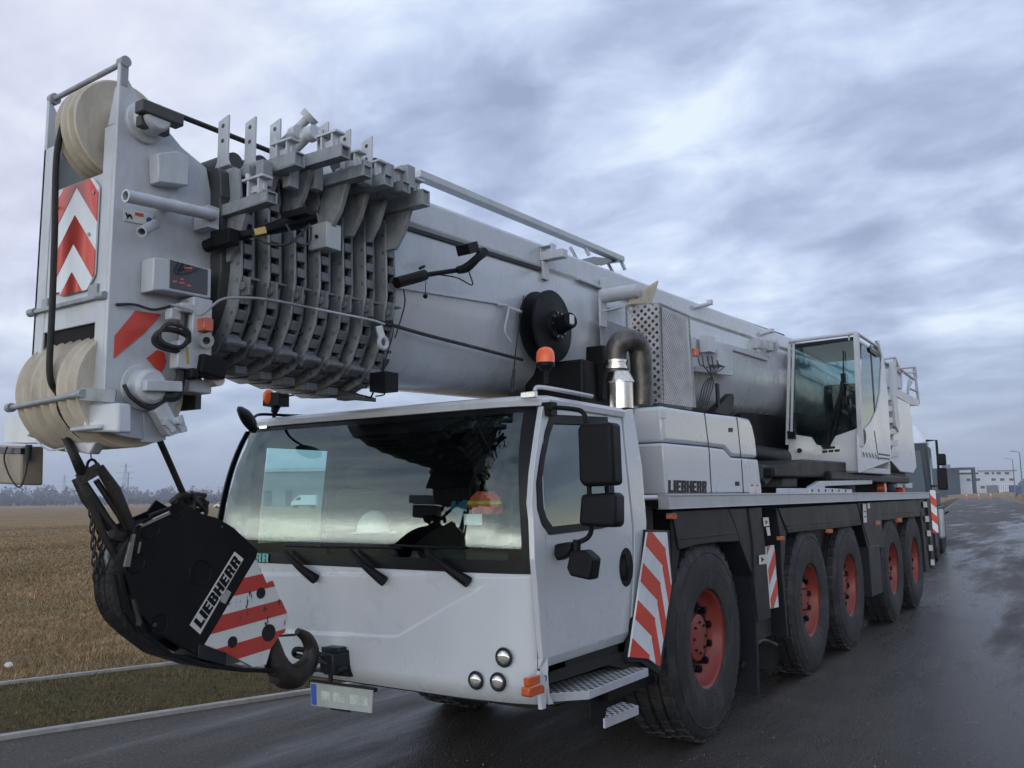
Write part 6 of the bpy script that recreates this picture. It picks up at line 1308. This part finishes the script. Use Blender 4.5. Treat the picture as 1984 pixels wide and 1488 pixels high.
belt('tree_belt', [gnd(-700,520), gnd(200,620), gnd(470,650)], 300, 2.5, 6, 6, 50, 1.0)
belt('tree_belt', [gnd(1790,700), gnd(2100,640)], 80, 7, 12, 10, 100, 1.5)
belt('tree_belt', [(70,-60,0),(95,20,0),(90,120,0)], 90, 9, 17, 5, 260, .6)
# litter
for px, py, s_, lab in ((152,1113,.05,'small scrap of white paper lying far out on the brown field'), (18,1288,.09,'crumpled white paper lying in the grass near the path edging')):
    s_ *= .55; p = un(px, py, 'z', .05); mb = MB(); mb.ball(p, s_, s_*.7, s_*.4, 7); o = mb.build('paper_scrap', M['label']); 
    for v in o.data.vertices: v.co += Vector(rng.normal(size=3)*s_*.18)
    tag(o, lab, 'litter')

# ---- grass and dead stalks, drawn as real blades
def grassmat():
    m, nt, b = new_mat('dry_grass'); L = nt.links; at_ = N(nt, 'ShaderNodeAttribute', attribute_name='tone')
    rp = ramp(nt, [(0, (.045,.048,.018)), (.3, (.115,.105,.040)), (.5, (.22,.140,.062)), (.78, (.40,.27,.135)), (1, (.56,.43,.26))]); L.new(at_.outputs['Fac'], rp.inputs['Fac']); L.new(rp.outputs['Color'], b.inputs['Base Color']); b.inputs['Roughness'].default_value = .8; b.inputs['Specular IOR Level'].default_value = .2; return m
M['grass'] = grassmat()
lkx = np.array([p[0] for p in LK]); lky = np.array([p[1] for p in LK]); l2x = np.array([p[0] for p in LK2]); l2y = np.array([p[1] for p in LK2])
n = 460000
rr = 2.2*np.exp(rng.random(n)*math.log(75/2.2)); az = rng.random(n)
dirs = np.array([at(px, 965, 100)-CAM for px in np.linspace(-260, 1020, 64)])[:, :2]; dirs /= np.linalg.norm(dirs, axis=1, keepdims=True)
di = dirs[(az*63).astype(int)]; di = di+rng.normal(size=di.shape)*.01
X = CAM.x+di[:,0]*rr; Y = CAM.y+di[:,1]*rr
kx = np.interp(Y, lky, lkx); k2 = np.interp(Y, l2y, l2x)
ok = (X < kx-.13) & ~((X < k2+.03) & (X > k2-.12)); verge = X > k2
cl_ = np.sin(X*1.9+np.sin(Y*1.3)*1.7)*np.sin(Y*2.3+np.sin(X*.9)*2.1)+.6*np.sin(X*6.1+Y*3.7)*np.sin(Y*5.3-X*2.2)
ok &= (rng.random(n) < np.clip(.75+.3*cl_, .2, 1)); X, Y, rr, verge, cl_ = X[ok], Y[ok], rr[ok], verge[ok], cl_[ok]; n = len(X)
hgt = (.024+.038*rng.random(n)**2)*(1+.2*cl_)*np.where(verge, .62, 1)*np.clip(rr/9, .75, 1.3)
a = rng.random(n)*2*math.pi; lean = hgt*(.4+1.3*rng.random(n)); wd = .0017*np.clip(rr/4.5, 1, 8)
b0 = np.stack([X-np.sin(a)*wd, Y+np.cos(a)*wd, np.zeros(n)], 1); b1 = np.stack([X+np.sin(a)*wd, Y-np.cos(a)*wd, np.zeros(n)], 1); tp = np.stack([X+np.cos(a)*lean, Y+np.sin(a)*lean, hgt], 1)
V = np.stack([b0,b1,tp], 1); patch = np.sin(X*.33+1.3)*np.sin(Y*.27+.4)+.5*np.sin(X*.8+Y*.5)
tone = np.clip(.58+.16*rng.normal(size=n)-.22*np.clip(patch,0,1)+.10*cl_-np.where(verge,.30,0), 0, 1)
me = bpy.data.meshes.new('grass'); me.vertices.add(n*3); me.vertices.foreach_set('co', V.reshape(-1)); me.loops.add(n*3); me.loops.foreach_set('vertex_index', np.arange(n*3, dtype=np.int32)); me.polygons.add(n); me.polygons.foreach_set('loop_start', np.arange(0,n*3,3,dtype=np.int32)); me.polygons.foreach_set('loop_total', np.full(n,3,dtype=np.int32))
t_ = me.attributes.new('tone','FLOAT','FACE'); t_.data.foreach_set('value', tone.astype(np.float32)); me.update(); me.materials.append(M['grass']); go = bpy.data.objects.new('grass', me); COL.objects.link(go); struct(go, 'stuff')


# grit and mud crumbs on the asphalt
C_ = []
for k in range(900):
    px, py = rng.uniform(700, 1980), rng.uniform(1180, 1486); p = un(px, py, 'z', .006); C_.append((p.x+rng.normal()*.05, p.y+rng.normal()*.05, .007))
for px, py in ((1315,1345),(1640,1335),(1540,1360),(1350,1468),(1500,1300),(100,1447),(170,1455)):
    p = un(px, py, 'z', .006)
    for k in range(30): C_.append((p.x+rng.normal()*.045, p.y+rng.normal()*.07, .008))
C_ = np.array(C_); m, nt, b = new_mat('grit'); b.inputs['Base Color'].default_value = (.20,.17,.13,1); b.inputs['Roughness'].default_value = .9
struct(leaf_mesh('road_grit', C_, .004+.006*rng.random(len(C_))**2, np.ones(len(C_)), m), 'stuff')
# the damp evening air
hz_ = MB().box(-2500,2500,-600,2500,-1,60).build('haze', (lambda m: m)(bpy.data.materials.new('haze_air')))
m = hz_.data.materials[0]; m.use_nodes = True; nt = m.node_tree; nt.nodes.remove(nt.nodes['Principled BSDF'])
pv = N(nt, 'ShaderNodeVolumePrincipled'); pv.inputs['Color'].default_value = (.80,.86,1,1); pv.inputs['Density'].default_value = .00055; nt.links.new(pv.outputs[0], nt.nodes['Material Output'].inputs['Volume']); struct(hz_, 'stuff')
